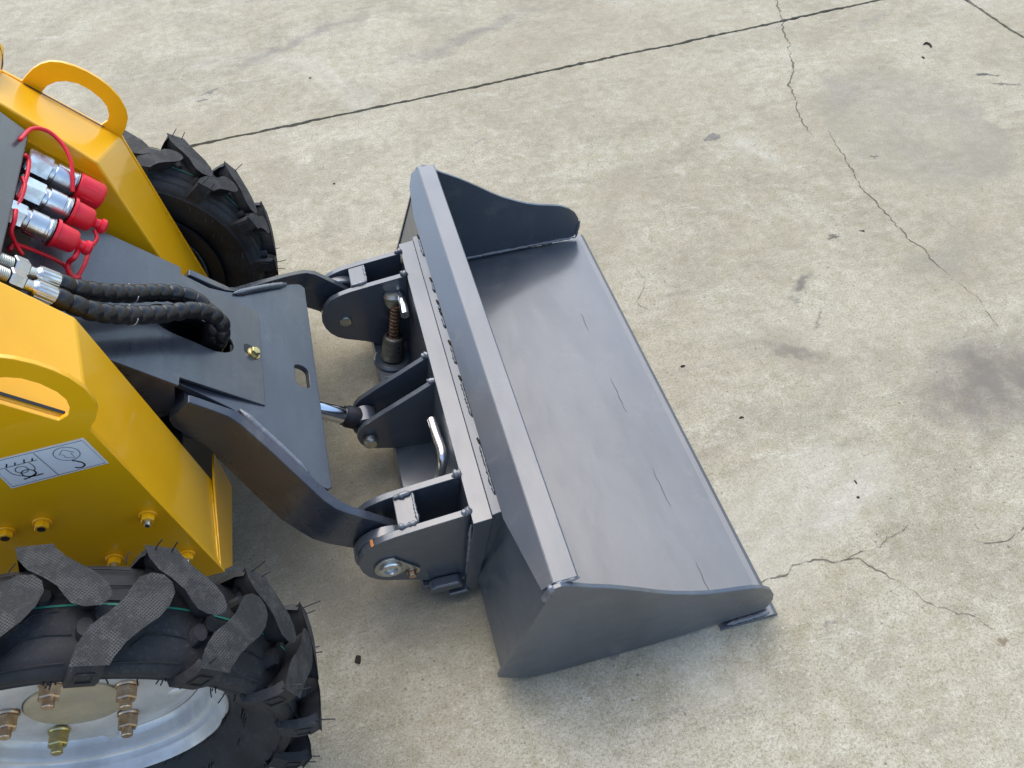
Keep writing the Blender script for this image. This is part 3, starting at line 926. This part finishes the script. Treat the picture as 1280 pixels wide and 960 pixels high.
# cover bolt with washer
nb = Vector((1.133, 0, 1)).normalized()
p0 = Vector((-.368, .573, deckz(-.368)))
bm = bmesh.new()
cyl(bm, p0, p0 + nb * .002, .0125, 28); cyl(bm, p0 + nb * .002, p0 + nb * .0045, .0105, 28, .001)
hexa(bm, p0 + nb * .0045, p0 + nb * .0115, .0088)
part("cover_bolt", bm, M['gold'], loader, smooth=30)
part("bolt_slot", extrude(bmesh.new(), [[Vector((x, y, deckz(x, .0006))) for x, y in oval(-.374, .580, .006, .012, 16)]], nb * .0004), M['black'], loader)
# dark drive frame seen low between arms and fenders
part("chassis_beam", prism([(-.50, .16), (-.50, .36), (-.58, .43), (-.95, .43), (-.95, .16)], c0 - .186, c0 + .186), M['black'], loader, bevel=.004)

# ---- fenders (mirrored pair)
for sgn in (-1, 1):
    y = lambda d: c0 + sgn * d
    # section polygons at the inner and the outer side, same vertex count
    inner = [(-.475, .285), (-.526, .697), (-.578, .772), (-.640, .852), (-1.15, .852), (-1.15, .27), (-.476, .27)]
    outer = [(-.4725, .262), (-.5155, .648), (-.610, .754), (-.648, .797), (-1.15, .797), (-1.15, .25), (-.4735, .25)]
    bm = bmesh.new()
    A = [bm.verts.new((x, y(.191), z)) for x, z in inner]
    B = [bm.verts.new((x, y(.350), z)) for x, z in outer]
    bm.faces.new(A); bm.faces.new(B)
    for k in range(len(A)):
        k2 = (k + 1) % len(A)
        bm.faces.new([A[k], A[k2], B[k2], B[k]])
    fe = part("fender", bm, M['yellow'], loader, bevel=0.0045, seg=3)
    # outer cheek plate with its grab handle cut from the same sheet
    hole = [(-.540, .676), (-.526, .682), (-.519, .693), (-.5165, .708), (-.520, .724), (-.531, .743), (-.545, .757), (-.560, .764), (-.577, .766), (-.594, .7615), (-.606, .753), (-.607, .750)]
    ck = [(-.470, .256), (-.5135, .640), (-.5135, .650), (-.502, .662), (-.491, .680), (-.4875, .697), (-.4895, .720), (-.4975, .742), (-.508, .759), (-.522, .775), (-.538, .788), (-.554, .797), (-.570, .8015), (-.586, .8000), (-.602, .7940), (-.618, .784), (-.628, .7765), (-.650, .800), (-1.15, .80), (-1.15, .245), (-.4690, .245)]
    ya, yb = sorted((y(.3505), y(.3575)))
    part("cheek_plate", prism(ck, ya, yb, [hole]), M['yellow'], loader, bevel=0.0012)
    part("drain_gap", extrude(bmesh.new(), [[Vector((x_, y(d_), z_)) for x_, d_, z_ in ((-.534, .3425, .6745), (-.534, .3470, .6735), (-.625, .3470, .7745), (-.625, .3425, .7755))]], Vector((.0004, 0, .0004))), M['black'], loader)
    # upright toe plate under the slanted front, reaching in towards the chassis
    bm = bmesh.new()
    extrude(bm, [[Vector((-.4740, y(b), z)) for b, z in ((.356, .262), (.192, .289), (.135, .289), (.135, .182), (.318, .196), (.356, .250))]], Vector((.004, 0, 0)))
    part("toe_plate", bm, M['yellow'], loader, bevel=.001)
    bead("seam", (-.4775, y(.196), .290), (-.4735, y(.350), .266), .0030, loader, M['yellow'], wob=.1)
    # inner lip rail
    bm = bmesh.new()
    extrude(bm, [[Vector((-.530, y(.190), .660)), Vector((-.530, y(.190), .655)), Vector((-.700, y(.190), .885 - .02)), Vector((-.700, y(.190), .89 - .02))]], Vector((0, -sgn * .0015, 0)))
    part("inner_seam", bm, M['yellow'], loader)
    # taller cowl behind the handle
    cw = [(-.652, .790), (-.626, .835), (-.630, .862), (-.70, .950), (-1.15, .950), (-1.15, .79)]
    part("cowl", prism(cw, *sorted((y(.235), y(.350)))), M['yellow'], loader, bevel=.004, seg=3)
    part("cowl_slot", extrude(bmesh.new(), [[Vector((-.640, y(.325), .812)), Vector((-.6275, y(.325), .834)), Vector((-.6275, y(.338), .852)), Vector((-.640, y(.342), .812))]], Vector((.0015, 0, 0))), M['black'], loader)

# ---- bolts on the near cheek plate
yb_ = c0 - .3577
for (x, z, k) in ((-.518, .447, 1), (-.647, .486, 0), (-.696, .484, 0), (-.504, .324, 1), (-.600, .360, 1)):
    bm = bmesh.new()
    cyl(bm, (x, yb_ + .0003, z), (x, yb_ - .003, z), .0125, 24, .001)
    hexa(bm, (x, yb_ - .003, z), (x, yb_ - .012, z), .0098)
    bt = part("flange_nut", bm, M['yellow'], loader, smooth=30)
    bm = bmesh.new()
    if k:
        cyl(bm, (x, yb_ - .008, z), (x, yb_ - .020, z), .0046, 16, .001)
        part("stud", bm, M['zinc'], bt, smooth=30)
    else:
        cyl(bm, (x, yb_ - .0115, z), (x, yb_ - .0125, z), .0055, 16)
        part("nut_bore", bm, M['black'], bt)

# ---- sticker
STK_OUT = [(-0.5267, 0.6368), (-0.5195, 0.5787), (-0.6462, 0.5715), (-0.6476, 0.6312)]
STK_INK = [([(-0.53, 0.6334), (-0.5224, 0.5811), (-0.6432, 0.575), (-0.6449, 0.6295)], 0.0004, True), ([(-0.5912, 0.6295), (-0.5836, 0.577)], 0.0004, False), ([(-0.6473, 0.6128), (-0.6396, 0.6136), (-0.5927, 0.6159)], 0.00045, False), ([(-0.6313, 0.6143), (-0.6281, 0.6208)], 0.0008, False), ([(-0.6209, 0.6145), (-0.6182, 0.6201)], 0.0008, False), ([(-0.6095, 0.6153), (-0.6061, 0.6223)], 0.0008, False), ([(-0.5993, 0.6156), (-0.5965, 0.6215)], 0.0008, False), ([(-0.6426, 0.6137), (-0.6393, 0.6202)], 0.0008, False), ([(-0.6335, 0.6123), (-0.6327, 0.6052), (-0.631, 0.5988), (-0.6267, 0.5948), (-0.6215, 0.5915)], 0.0005, False), ([(-0.6043, 0.6139), (-0.6022, 0.6086), (-0.6021, 0.6029), (-0.6041, 0.5981), (-0.6069, 0.5947)], 0.0005, False), ([(-0.6109, 0.6009), (-0.612, 0.5993), (-0.6134, 0.5981), (-0.6151, 0.5972), (-0.617, 0.5968), (-0.6189, 0.5969), (-0.6208, 0.5974), (-0.6224, 0.5983), (-0.6238, 0.5996), (-0.6247, 0.6012), (-0.6252, 0.6029), (-0.6251, 0.6047), (-0.6246, 0.6064), (-0.6236, 0.6079), (-0.6222, 0.6091), (-0.6205, 0.61), (-0.6186, 0.6104), (-0.6167, 0.6103), (-0.6148, 0.6098), (-0.6131, 0.6089), (-0.6118, 0.6076), (-0.6109, 0.6061), (-0.6104, 0.6044), (-0.6104, 0.6026)], 0.0005, True), ([(-0.6057, 0.5914), (-0.6068, 0.5898), (-0.6083, 0.5886), (-0.6101, 0.5877), (-0.6122, 0.5873), (-0.6144, 0.5875), (-0.6165, 0.5881), (-0.6184, 0.5891), (-0.62, 0.5905), (-0.6211, 0.5922), (-0.6216, 0.5941), (-0.6216, 0.596), (-0.6211, 0.5977), (-0.62, 0.5993), (-0.6185, 0.6006), (-0.6167, 0.6014), (-0.6146, 0.6018), (-0.6124, 0.6017), (-0.6104, 0.6011), (-0.6085, 0.6), (-0.6069, 0.5986), (-0.6058, 0.597), (-0.6052, 0.5951), (-0.6052, 0.5932)], 0.0007, True), ([(-0.6242, 0.5845), (-0.6161, 0.5858), (-0.6081, 0.5894), (-0.6048, 0.5926)], 0.001, False), ([(-0.6218, 0.5916), (-0.6156, 0.5868), (-0.6095, 0.5865), (-0.5985, 0.5873)], 0.001, False), ([(-0.5426, 0.6093), (-0.544, 0.607), (-0.5458, 0.605), (-0.5481, 0.6034), (-0.5507, 0.6022), (-0.5536, 0.6015), (-0.5566, 0.6013), (-0.5597, 0.6017), (-0.5626, 0.6026), (-0.5653, 0.6039), (-0.5677, 0.6057), (-0.5697, 0.6079), (-0.5712, 0.6103), (-0.5721, 0.6128), (-0.5724, 0.6155), (-0.5722, 0.6181), (-0.5714, 0.6206), (-0.57, 0.6229), (-0.5682, 0.6249), (-0.5659, 0.6265), (-0.5633, 0.6276), (-0.5605, 0.6283), (-0.5575, 0.6285), (-0.5545, 0.6281), (-0.5517, 0.6273), (-0.549, 0.626), (-0.5466, 0.6242), (-0.5446, 0.6221), (-0.5431, 0.6198), (-0.5421, 0.6172), (-0.5417, 0.6145), (-0.5419, 0.6119)], 0.0004, True), ([(-0.566, 0.6157), (-0.5581, 0.6242), (-0.5478, 0.6151), (-0.5522, 0.6142), (-0.5511, 0.6042), (-0.5612, 0.6089), (-0.5615, 0.6146)], 0.0004, True), ([(-0.5567, 0.6), (-0.553, 0.5976), (-0.5481, 0.5929), (-0.5462, 0.5883), (-0.5473, 0.5849), (-0.5512, 0.5828), (-0.5561, 0.5831), (-0.5595, 0.5856)], 0.0011, False)]
ys = yb_ - .0006
sk = part("sticker", extrude(bmesh.new(), [[Vector((x, ys + .0004, z)) for x, z in STK_OUT]], Vector((0, -.0006, 0))), M['white'], loader)
def ink(pts, w, closed=False):
    bm = bmesh.new()
    n = len(pts)
    vs = []
    for i, p in enumerate(pts):
        a = pts[i - 1] if (i or closed) else p
        b = pts[(i + 1) % n] if (i < n - 1 or closed) else p
        dx, dz = b[0] - a[0], b[1] - a[1]
        L = math.hypot(dx, dz) or 1
        nx, nz = -dz / L * w, dx / L * w
        vs.append((bm.verts.new((p[0] + nx, ys - .0006, p[1] + nz)), bm.verts.new((p[0] - nx, ys - .0006, p[1] - nz))))
    for i in range(n if closed else n - 1):
        a, b = vs[i], vs[(i + 1) % n]
        bm.faces.new([a[0], a[1], b[1], b[0]])
    part("printed_line", bm, M['ink'], sk)
for pts, w, cl in STK_INK: ink(pts, w, cl)

# ---- console panel
bm = bmesh.new()
pv = [Vector((-.594, .752, .774)), Vector((-.600, .400, .760)), Vector((-.700, .400, .950)), Vector((-.700, .752, .965))]
extrude(bm, [pv], Vector((-.010, 0, -.006)))
part("console_panel", bm, M['grey'], loader, bevel=.003)
part("console_body", prism([(-.625, .66), (-.625, .77), (-.72, .94), (-1.1, .94), (-1.1, .5), (-.74, .5)], c0 - .186, c0 + .186), M['black'], loader, bevel=.003)

# ---- hydraulic couplers
dirc = Vector((1, 0, -1.133)).normalized()
nup = Vector((1.133, 0, 1)).normalized()
def deckpt(x, y, off): return Vector((x, y, deckz(x) + off * 1.511))
def coupler(y, x0, r, cap, off=.056):
    q = empty("hydraulic_coupler", deckpt(x0, y, off), loader)
    a = deckpt(x0, y, off)
    Lb = .052 if cap == 'big' else .050
    bm = bmesh.new(); hexa(bm, a - dirc * .012, a + dirc * .026, r * 1.04)
    part("hex_body", bm, M['zinc'], q, smooth=25)
    bm = bmesh.new(); lathe(bm, a + dirc * .024, a + dirc, [(0, r * .86), (.006, r * .86), (.007, r), (.030, r), (.031, r * .94), (.034, r * .94), (.035, r * .98), (.041, r * .98), (.043, r * .85)], 40)
    part("sleeve", bm, M['zinc'], q, smooth=25)
    bm = bmesh.new(); lathe(bm, a + dirc * .062, a + dirc, [(0, r * 1.02), (.002, r * 1.07), (.003, r * 1.02)], 40)
    part("locking_ring", bm, M['steel'], q, smooth=25)
    e = a + dirc * .066
    bm = bmesh.new()
    if cap == 'big':
        lathe(bm, e, e + dirc, [(0, r * 1.02), (.002, r * 1.12), (.036, r * 1.10), (.041, r * .98), (.043, r * .8), (.043, 0)], 40, cap=False)
        box_n = None
    else:
        lathe(bm, e, e + dirc, [(0, r * 1.18), (.005, r * 1.18), (.006, r * 1.02), (.030, r * .95), (.034, r * .84), (.036, r * .55), (.040, r * .40), (.046, r * .42), (.048, r * .60), (.054, r * .62), (.058, r * .40), (.059, 0)], 40, cap=False)
    part("dust_cap", bm, M['red'], q, smooth=35)
    return q, a, e
q1, a1, e1 = coupler(.728, -.606, .0215, 'big')
q2, a2, e2 = coupler(.655, -.608, .0205, 'knob')
q3, a3, e3 = coupler(.585, -.620, .0195, 'knob')
def strap(q, pts, r=.0032):
    part("cap_strap", sweep(bmesh.new(), catmull(pts, 10), r, 10), M['red'], q, smooth=True)
strap(q1, [(-0.5957, 0.7059, 0.7887), (-0.588, 0.7509, 0.78), (-0.5735, 0.767, 0.7636), (-0.5591, 0.7559, 0.7442), (-0.5532, 0.7367, 0.7254), (-0.5555, 0.715, 0.7069), (-0.5607, 0.6985, 0.6916)], .0032)
strap(q2, [(-0.5404, 0.6441, 0.6505), (-0.539, 0.6325, 0.6428), (-0.5506, 0.6133, 0.6379), (-0.5595, 0.5896, 0.6298), (-0.5698, 0.5672, 0.6264), (-0.5752, 0.5636, 0.6325), (-0.5787, 0.5703, 0.6424), (-0.588, 0.5726, 0.6591), (-0.6049, 0.568, 0.6842), (-0.6194, 0.5556, 0.7098), (-0.6237, 0.5395, 0.7146)], .0032)
strap(q3, [(-0.5531, 0.58, 0.6649), (-0.5583, 0.564, 0.6632), (-0.5706, 0.5668, 0.6545), (-0.5754, 0.5606, 0.6449), (-0.5733, 0.5578, 0.6303), (-0.5692, 0.5694, 0.6227)], .0040)
strap(q2, [(-0.5947, 0.6914, 0.7724), (-0.5931, 0.6901, 0.7631), (-0.5945, 0.6602, 0.7571), (-0.5986, 0.6277, 0.7542), (-0.6036, 0.6073, 0.7523)], .0032)
strap(q3, [(-0.5979, 0.647, 0.7609), (-0.5955, 0.6336, 0.7552), (-0.5998, 0.6079, 0.751), (-0.6039, 0.5787, 0.7527)], .0032)
strap(q3, [(-0.5967, 0.5667, 0.7596), (-0.5995, 0.5505, 0.7538), (-0.608, 0.5401, 0.7422), (-0.6136, 0.5429, 0.7183), (-0.6123, 0.5407, 0.7018)], .0032)
# raised square on the big cap
bm = bmesh.new()
u_ = Vector((0, -1, 0)); 
ctr = e1 + dirc * .020 + (nup * .45 + u_ * .9).normalized() * .0236
w_ = dirc.cross((nup * .45 + u_ * .9).normalized()).normalized()
nn = (nup * .45 + u_ * .9).normalized()
for (sa, sb, sc, sd_) in ((-.009, -.009, .009, -.009), (.009, -.009, .009, .009), (.009, .009, -.009, .009), (-.009, .009, -.009, -.009)):
    sweep(bm, [ctr + dirc * sa + w_ * sb - nn * (.0016), ctr + dirc * sc + w_ * sd_ - nn * (.0016)], .0008, 6)
part("cap_mark", bm, M['red'], q1)

# ---- hoses with spiral guard
def hose(pts, fit_dir_len, tie_at):
    q = empty("hydraulic_hose", pts[0], loader)
    path = catmull(pts, 34)
    def rad(i, s):
        ph = (s / .0235) % 1.0
        wob_ = .0006 * noise.noise(Vector((s * 60, 2, 1)))
        return .0126 + .0028 * max(0, math.sin(math.pi * ph)) ** .45 + wob_
    part("spiral_guard", sweep(bmesh.new(), path, rad, 22), M['hose'], q, smooth=60)
    p, d = path[0], (path[0] - path[6]).normalized()
    bm = bmesh.new()
    lathe(bm, p - d * .004, p + d, [(0, .0115), (.002, .0128), (.030, .0128), (.034, .0105), (.036, .0085), (.048, .0085)], 32)
    for k in range(14):
        a = 2 * math.pi * k / 14
        u, v, dd = frame(d)
        c_ = p + (u * math.cos(a) + v * math.sin(a)) * .0128
        sweep(bm, [c_ + d * .0, c_ + d * .027], .0012, 6)
    part("crimp_ferrule", bm, M['zinc'], q, smooth=30)
    bm = bmesh.new(); hexa(bm, p + d * .044, p + d * .064, .0150)
    part("hex_nut", bm, M['zinc'], q, smooth=25)
    bm = bmesh.new(); sweep(bm, [p + d * (.066 + .0006 * k) for k in range(50)], lambda i, s: .0100 + (.0008 if i % 4 < 2 else 0), 20)
    part("threaded_stub", bm, M['dullzinc'], q, smooth=30)
    for t in tie_at:
        i = int(t * len(path))
        pp, dd = path[i], (path[i + 1] - path[i]).normalized()
        u, v, _ = frame(dd)
        ring = [pp + (u * math.cos(a) + v * math.sin(a)) * .0154 + dd * .0015 * math.sin(a) for a in [R(k * 12) for k in range(22)]]
        part("wire_tie", sweep(bmesh.new(), ring, .0007, 6), M['white'], q, smooth=True)
hose([(-0.5658, 0.4817, 0.6868), (-0.55, 0.49, 0.6614), (-0.5276, 0.5166, 0.6239), (-0.5023, 0.5496, 0.5861), (-0.4729, 0.5837, 0.5498), (-0.446, 0.6001, 0.5224), (-0.4246, 0.5996, 0.4981), (-0.4128, 0.5848, 0.4757), (-0.418, 0.5726, 0.4514), (-0.4362, 0.5834, 0.4115)], 0, (.33,))
hose([(-0.5626, 0.4412, 0.6938), (-0.5448, 0.4476, 0.6645), (-0.5254, 0.4597, 0.6335), (-0.497, 0.4899, 0.5923), (-0.4634, 0.5242, 0.5542), (-0.4299, 0.5562, 0.5223), (-0.4093, 0.5703, 0.4959), (-0.3994, 0.5737, 0.4666), (-0.4078, 0.571, 0.4398), (-0.43, 0.5823, 0.4045)], 0, (.33,))

# ================================================================ WHEELS (parts of the loader)
AX, AZ, RT = -.653, .327, .327
TB = .2935
def lug_mesh(mirror):
    """one lug of the near wheel, at its own angle 0 on top of the tyre; angles in degrees, y across"""
    o = [(-3.4, -.084), (-2.2, -.064), (-.2, -.043), (2.6, -.029), (5.4, -.011), (6.9, .007), (8.0, .018), (10.0, .0235), (12.2, .0225), (13.6, .015), (14.1, .004), (13.2, -.012), (11.2, -.028), (8.2, -.043), (5.2, -.060), (3.4, -.076), (3.0, -.084)]
    bm = bmesh.new()
    def pt(a, y, r):
        if mirror: y = .064 - (y + .084) * .744
        a = R(a)
        return Vector((r * math.sin(a), y, r * math.cos(a)))
    cx = sum(p[0] for p in o) / len(o); cy = sum(p[1] for p in o) / len(o)
    rings = []
    # base ring, wide foot; mid; rounded shoulder; top
    for r_, grow, dome in ((TB - .007, .0250, 0), (TB - .0010, .0175, 0), (TB + .0040, .0115, 0), (TB + .011, .0078, 0), (TB + .020, .0050, 0), (RT - .0060, .0020, 0), (RT - .0030, .0010, 0), (RT - .0010, -.0008, 0), (RT, -.0034, 0)):
        ring = []
        n = len(o)
        for i, (a, y) in enumerate(o):
            pa, pb = o[i - 1], o[(i + 1) % n]
            ta, ty = (pb[0] - pa[0]) * .0057, (pb[1] - pa[1])
            L = math.hypot(ta, ty) or 1
            na, ny = ty / L, -ta / L      # outward for this winding
            sgn = 1
            aa = a + na * grow / .0057
            yy = y + ny * grow
            rr = r_ - max(0, (abs(y) - .055)) * .10 * (1 if r_ > TB + .01 else 0)
            ring.append(bm.verts.new(pt(aa, yy, rr)))
        rings.append(ring)
    for A, B in zip(rings, rings[1:]):
        for k in range(len(A)):
            bm.faces.new([A[k], A[(k + 1) % len(A)], B[(k + 1) % len(A)], B[k]])
    bm.faces.new(rings[-1])
    # shoulder buttress running down the sidewall, with its square pocket
    fo = [(-3.8, 3.2)]
    lv = [(-.0835, RT - .0040, -3.2, 2.9), (-.0885, RT - .016, -3.8, 2.9), (-.0890, .288, -4.6, 2.6), (-.0830, .266, -5.4, 2.2)]
    prev = None
    for (y, r_, a0, a1) in lv:
        row = [bm.verts.new(pt(a0, y * .86, r_ - .004)), bm.verts.new(pt(a0 + .5, y, r_)), bm.verts.new(pt(a1 - .5, y, r_)), bm.verts.new(pt(a1, y * .86, r_ - .004))]
        if prev:
            for k in range(3): bm.faces.new([prev[k], prev[k + 1], row[k + 1], row[k]])
        prev = row
    # pocket rim (raised frame) on the buttress
    def on(a, t):
        y = -.0888 - .001; r_ = RT - .016 + (.288 - RT + .016) * t
        return pt(a, y, r_)
    q = [on(-2.2, .05), on(.9, .05), on(.6, .95), on(-2.9, .95)]
    for k in range(4):
        sweep(bm, [q[k], q[(k + 1) % 4]], .0011, 5)
    # low knob in the hollow of the curve
    kn = [(-1.6, -.020, .0115), (1.8, -.002, .0120)]
    for (a, y, rr_) in kn:
        top = []; bot = []
        for k in range(10):
            t = 2 * math.pi * k / 10
            top.append(bm.verts.new(pt(a + math.cos(t) * rr_ / .0057 * .8, y - .012 + math.sin(t) * rr_, TB + (.014 if a < 0 else .009))))
            bot.append(bm.verts.new(pt(a + math.cos(t) * rr_ / .0057 * 1.0, y - .012 + math.sin(t) * rr_ * 1.25, TB - .003)))
        bm.faces.new(top)
        for k in range(10): bm.faces.new([top[k], top[(k + 1) % 10], bot[(k + 1) % 10], bot[k]])
    # moulding lines on the carcass between this lug and the next
    for ln in ([(4.5, -.068), (9, -.067), (14, -.066), (19, -.066)], [(8, -.050), (11, -.035), (15, -.033), (20, -.035)], [(7.5, -.030), (12, -.008), (17, -.006)]):
        sweep(bm, [pt(a, y, (.2966 - (y + .008) ** 2 * 1.75)) for a, y in ln], .0009, 5)
    bmesh.ops.triangulate(bm, faces=[f for f in bm.faces if len(f.verts) > 4])
    bmesh.ops.recalc_face_normals(bm, faces=bm.faces)
    # outline winding decides the sign of the foot; normals face outwards either way
    me = bpy.data.meshes.new("tread_lug")
    bm.to_mesh(me); bm.free()
    me.materials.append(M['tread']); me.materials.append(M['rubber'])
    for p in me.polygons:
        c_ = p.center
        flat = p.normal.dot(Vector((c_.x, 0, c_.z)).normalized()) > .93 and math.hypot(c_.x, c_.z) > RT - .006
        p.material_index = 0 if flat else 1
        p.use_smooth = True
    me.set_sharp_from_angle(angle=R(35))
    return me
LUG_A, LUG_B = lug_mesh(False), lug_mesh(True)

def ring_lathe(prof_, seg, cy=0.0, ang0=0):
    """profile of (y, r) turned round the axle (Y), centred on the origin"""
    bm = bmesh.new()
    rings = [[bm.verts.new((r * math.sin(2 * math.pi * k / seg), y + cy, r * math.cos(2 * math.pi * k / seg))) for k in range(seg)] if r > 1e-5 else [bm.verts.new((0, y, 0))] for y, r in prof_]
    for p, q in zip(rings, rings[1:]):
        for k in range(seg):
            k2 = (k + 1) % seg
            if len(q) == 1: bm.faces.new([p[k], p[k2], q[0]])
            elif len(p) == 1: bm.faces.new([p[0], q[k2], q[k]])
            else: bm.faces.new([p[k], p[k2], q[k2], q[k]])
    return bm

def wheel(cy, flip, phase, nut0, sc=1.0):
    w = empty("wheel", (-.326 - RT * sc, cy, RT * sc), loader)
    w.scale = (sc, sc, sc)
    w['label'] = "near front wheel" if not flip else "far front wheel"
    f = -1 if flip else 1
    def add(name, bm, mat, sm=30, bev=0):
        if flip:
            for v in bm.verts: v.co.y = -v.co.y
        bmesh.ops.recalc_face_normals(bm, faces=bm.faces)
        me = bpy.data.meshes.new(name); bm.to_mesh(me); bm.free()
        me.materials.append(mat)
        for p in me.polygons: p.use_smooth = True
        me.set_sharp_from_angle(angle=R(sm))
        o = bpy.data.objects.new(name, me); COL.objects.link(o); o.parent = w
        return o
    tp = [(.030, .190), (-.004, .1975), (-.0150, .2000), (-.0230, .2040), (-.030, .2100), (-.045, .2220), (-.058, .238), (-.066, .252), (-.0690, .2580), (-.0735, .2620), (-.0755, .2660), (-.0738, .2690),
          (-.0760, .2730), (-.0765, .2780), (-.0740, .2830), (-.0690, .2868), (-.060, .2895), (-.0585, .2905), (-.045, .2925), (-.030, .2940), (-.0285, .2950), (-.008, .2958),
          (.0125, .2950), (.0140, .2940), (.029, .2925), (.0425, .2905), (.044, .2895), (.053, .2868), (.0590, .2830), (.0635, .2780), (.0650, .2730), (.0655, .2690), (.0675, .2660), (.0655, .2620), (.064, .252), (.061, .238), (.056, .222), (.050, .210), (.045, .198), (.03, .190)]
    add("tyre", ring_lathe(tp, 200), M['rubber'], 40)
    rp = [(.030, .1960), (-.006, .1975), (-.0140, .2010), (-.0185, .1990), (-.0200, .1955), (-.0165, .1925), (-.0100, .1905), (-.0060, .1870), (-.0030, .1855), (.0040, .1845), (.0070, .1815), (.0085, .1765), (.0140, .1740), (.0240, .1725), (.0320, .1690), (.0350, .1650),
          (.0500, .1640), (.0600, .1720), (.0640, .2000), (.0560, .2010), (.0520, .176), (.046, .170), (.035, .171)]
    add("rim", ring_lathe(rp, 160), M["black"] if flip else M["rim"], 40)  # far rim black: shade on its inner side put into the colour
    dp = [(.0480, .1650), (.0480, .1625), (.0340, .1615), (.0290, .1500), (.0240, .1400), (.0180, .1280), (.0150, .1150), (.0145, .0950), (.0150, .0720), (.0175, .0650), (.0200, .0640)]
    dp2 = dp + [(.0260, .0640), (.0240, .0720), (.0240, .115), (.033, .14), (.044, .160), (.046, .165)]
    add("wheel_disc", ring_lathe(dp2, 120), M['rim'], 40)
    add("hub_cap", ring_lathe([(.060, .0635), (.0175, .0635), (.0150, .0625), (.0145, .0600), (.0150, .0200), (.0165, .0150), (.0165, 0)], 80), M['hub'], 25)
    add("drive_drum", ring_lathe([(.0375, .06), (.0375, .150), (.045, .157), (.085, .150), (.085, .06)], 80), M["black"], 25)
    add("axle_hub", ring_lathe([(.060, 0), (.060, .075), (.16, .06), (.16, 0)], 40), M['black'], 25)
    for k in range(5):
        a = nut0 - k * 2 * math.pi / 5
        x, z = .0805 * math.cos(a), .0805 * math.sin(a)
        mt = M['copper'] if k != 2 else M['gold']
        bm = bmesh.new()
        lathe(bm, (x, .0150, z), (x, -.2, z), [(0, .0150), (.003, .0150), (.005, .0135), (.005, .0128)], 24)
        hexa(bm, (x, .0100, z), (x, -.0080, z), .0142)
        nt = add("wheel_nut", bm, mt, 25)
        bm = bmesh.new(); cyl(bm, (x, -.006, z), (x, -.0190, z), .0078, 20, .0012)
        add("wheel_stud", bm, mt, 25)
    # stamped swellings of the disc between the nuts
    for k in range(5):
        a = nut0 - (k + .5) * 2 * math.pi / 5
        bm = bmesh.new()
        r = bmesh.ops.create_uvsphere(bm, u_segments=20, v_segments=10, radius=1)
        bmesh.ops.transform(bm, matrix=Matrix.Translation((.128 * math.cos(a), .0215, .128 * math.sin(a))) @ Matrix.Rotation(-a, 4, 'Y') @ Matrix.Diagonal((.020, .0075, .011, 1)), verts=bm.verts)
        add("disc_boss", bm, M['rim'], 40)
    # lugs
    for k in range(15):
        for me, off in ((LUG_A, 0), (LUG_B, -12)):
            ang = phase + k * 24 + off
            o = bpy.data.objects.new("tread_lug", me)
            COL.objects.link(o)
            o.parent = w
            o.rotation_euler = (0, R(ang), 0)
            if flip: o.scale = (1, -1, 1)
    # green marking stripe, vent hairs
    bm = bmesh.new()
    gr = [(bm.verts.new((.2966 * math.sin(R(2 * k)), -.0004, .2966 * math.cos(R(2 * k)))), bm.verts.new((.2966 * math.sin(R(2 * k)), .0022, .2966 * math.cos(R(2 * k))))) for k in range(180)]
    for k in range(180):
        a_, b_ = gr[k], gr[(k + 1) % 180]
        bm.faces.new([a_[0], a_[1], b_[1], b_[0]])
    add("marking_stripe", bm, M['green'])
    rnd = random.Random(11 if flip else 5)
    bm = bmesh.new()
    def hair(a, y_, r_, dr, dy, L, curl=.2):
        a_ = R(a)
        d = Vector((math.sin(a_) * dr, dy, math.cos(a_) * dr)).normalized()
        p = Vector((r_ * math.sin(a_), y_, r_ * math.cos(a_)))
        t = Vector((math.cos(a_), 0, -math.sin(a_)))
        c1 = t * rnd.uniform(-curl, curl) * L
        sweep(bm, catmull([p - d * .002, p + d * L * .5 + c1 * .3, p + d * L + c1], 3), .0009, 5)
    for k in range(15):
        b0 = phase + k * 24
        for da, y_ in ((-1.5, -.079), (2.0, -.079)):
            if rnd.random() < .55: hair(b0 + da, y_, RT - .003, 1, -.15, rnd.uniform(.014, .026))
        for da, y_ in ((-13.5, .061), (-10, .061)):
            if rnd.random() < .75: hair(b0 + da, y_, RT - .003, 1, .15, rnd.uniform(.014, .028))
        for j in range(3):
            hair(b0 + rnd.uniform(0, 24), -.0725, rnd.uniform(.262, .27), .15, -1, rnd.uniform(.006, .014), .5)
        for j in range(3):
            hair(b0 + rnd.uniform(0, 24), -.016, .201, -.6, -.8, rnd.uniform(.008, .020), .3)
            hair(b0 + rnd.uniform(0, 24), -.045, .222, -.3, -1, rnd.uniform(.006, .014), .5)
            hair(b0 + rnd.uniform(0, 24), .0755, rnd.uniform(.23, .27), -.1, 1, rnd.uniform(.010, .022), .4)
    h_ = add("rubber_hair", bm, M['black'])
    tag(h_, kind='stuff')
    return w
wheel(0.0, False, 27.6, .272)
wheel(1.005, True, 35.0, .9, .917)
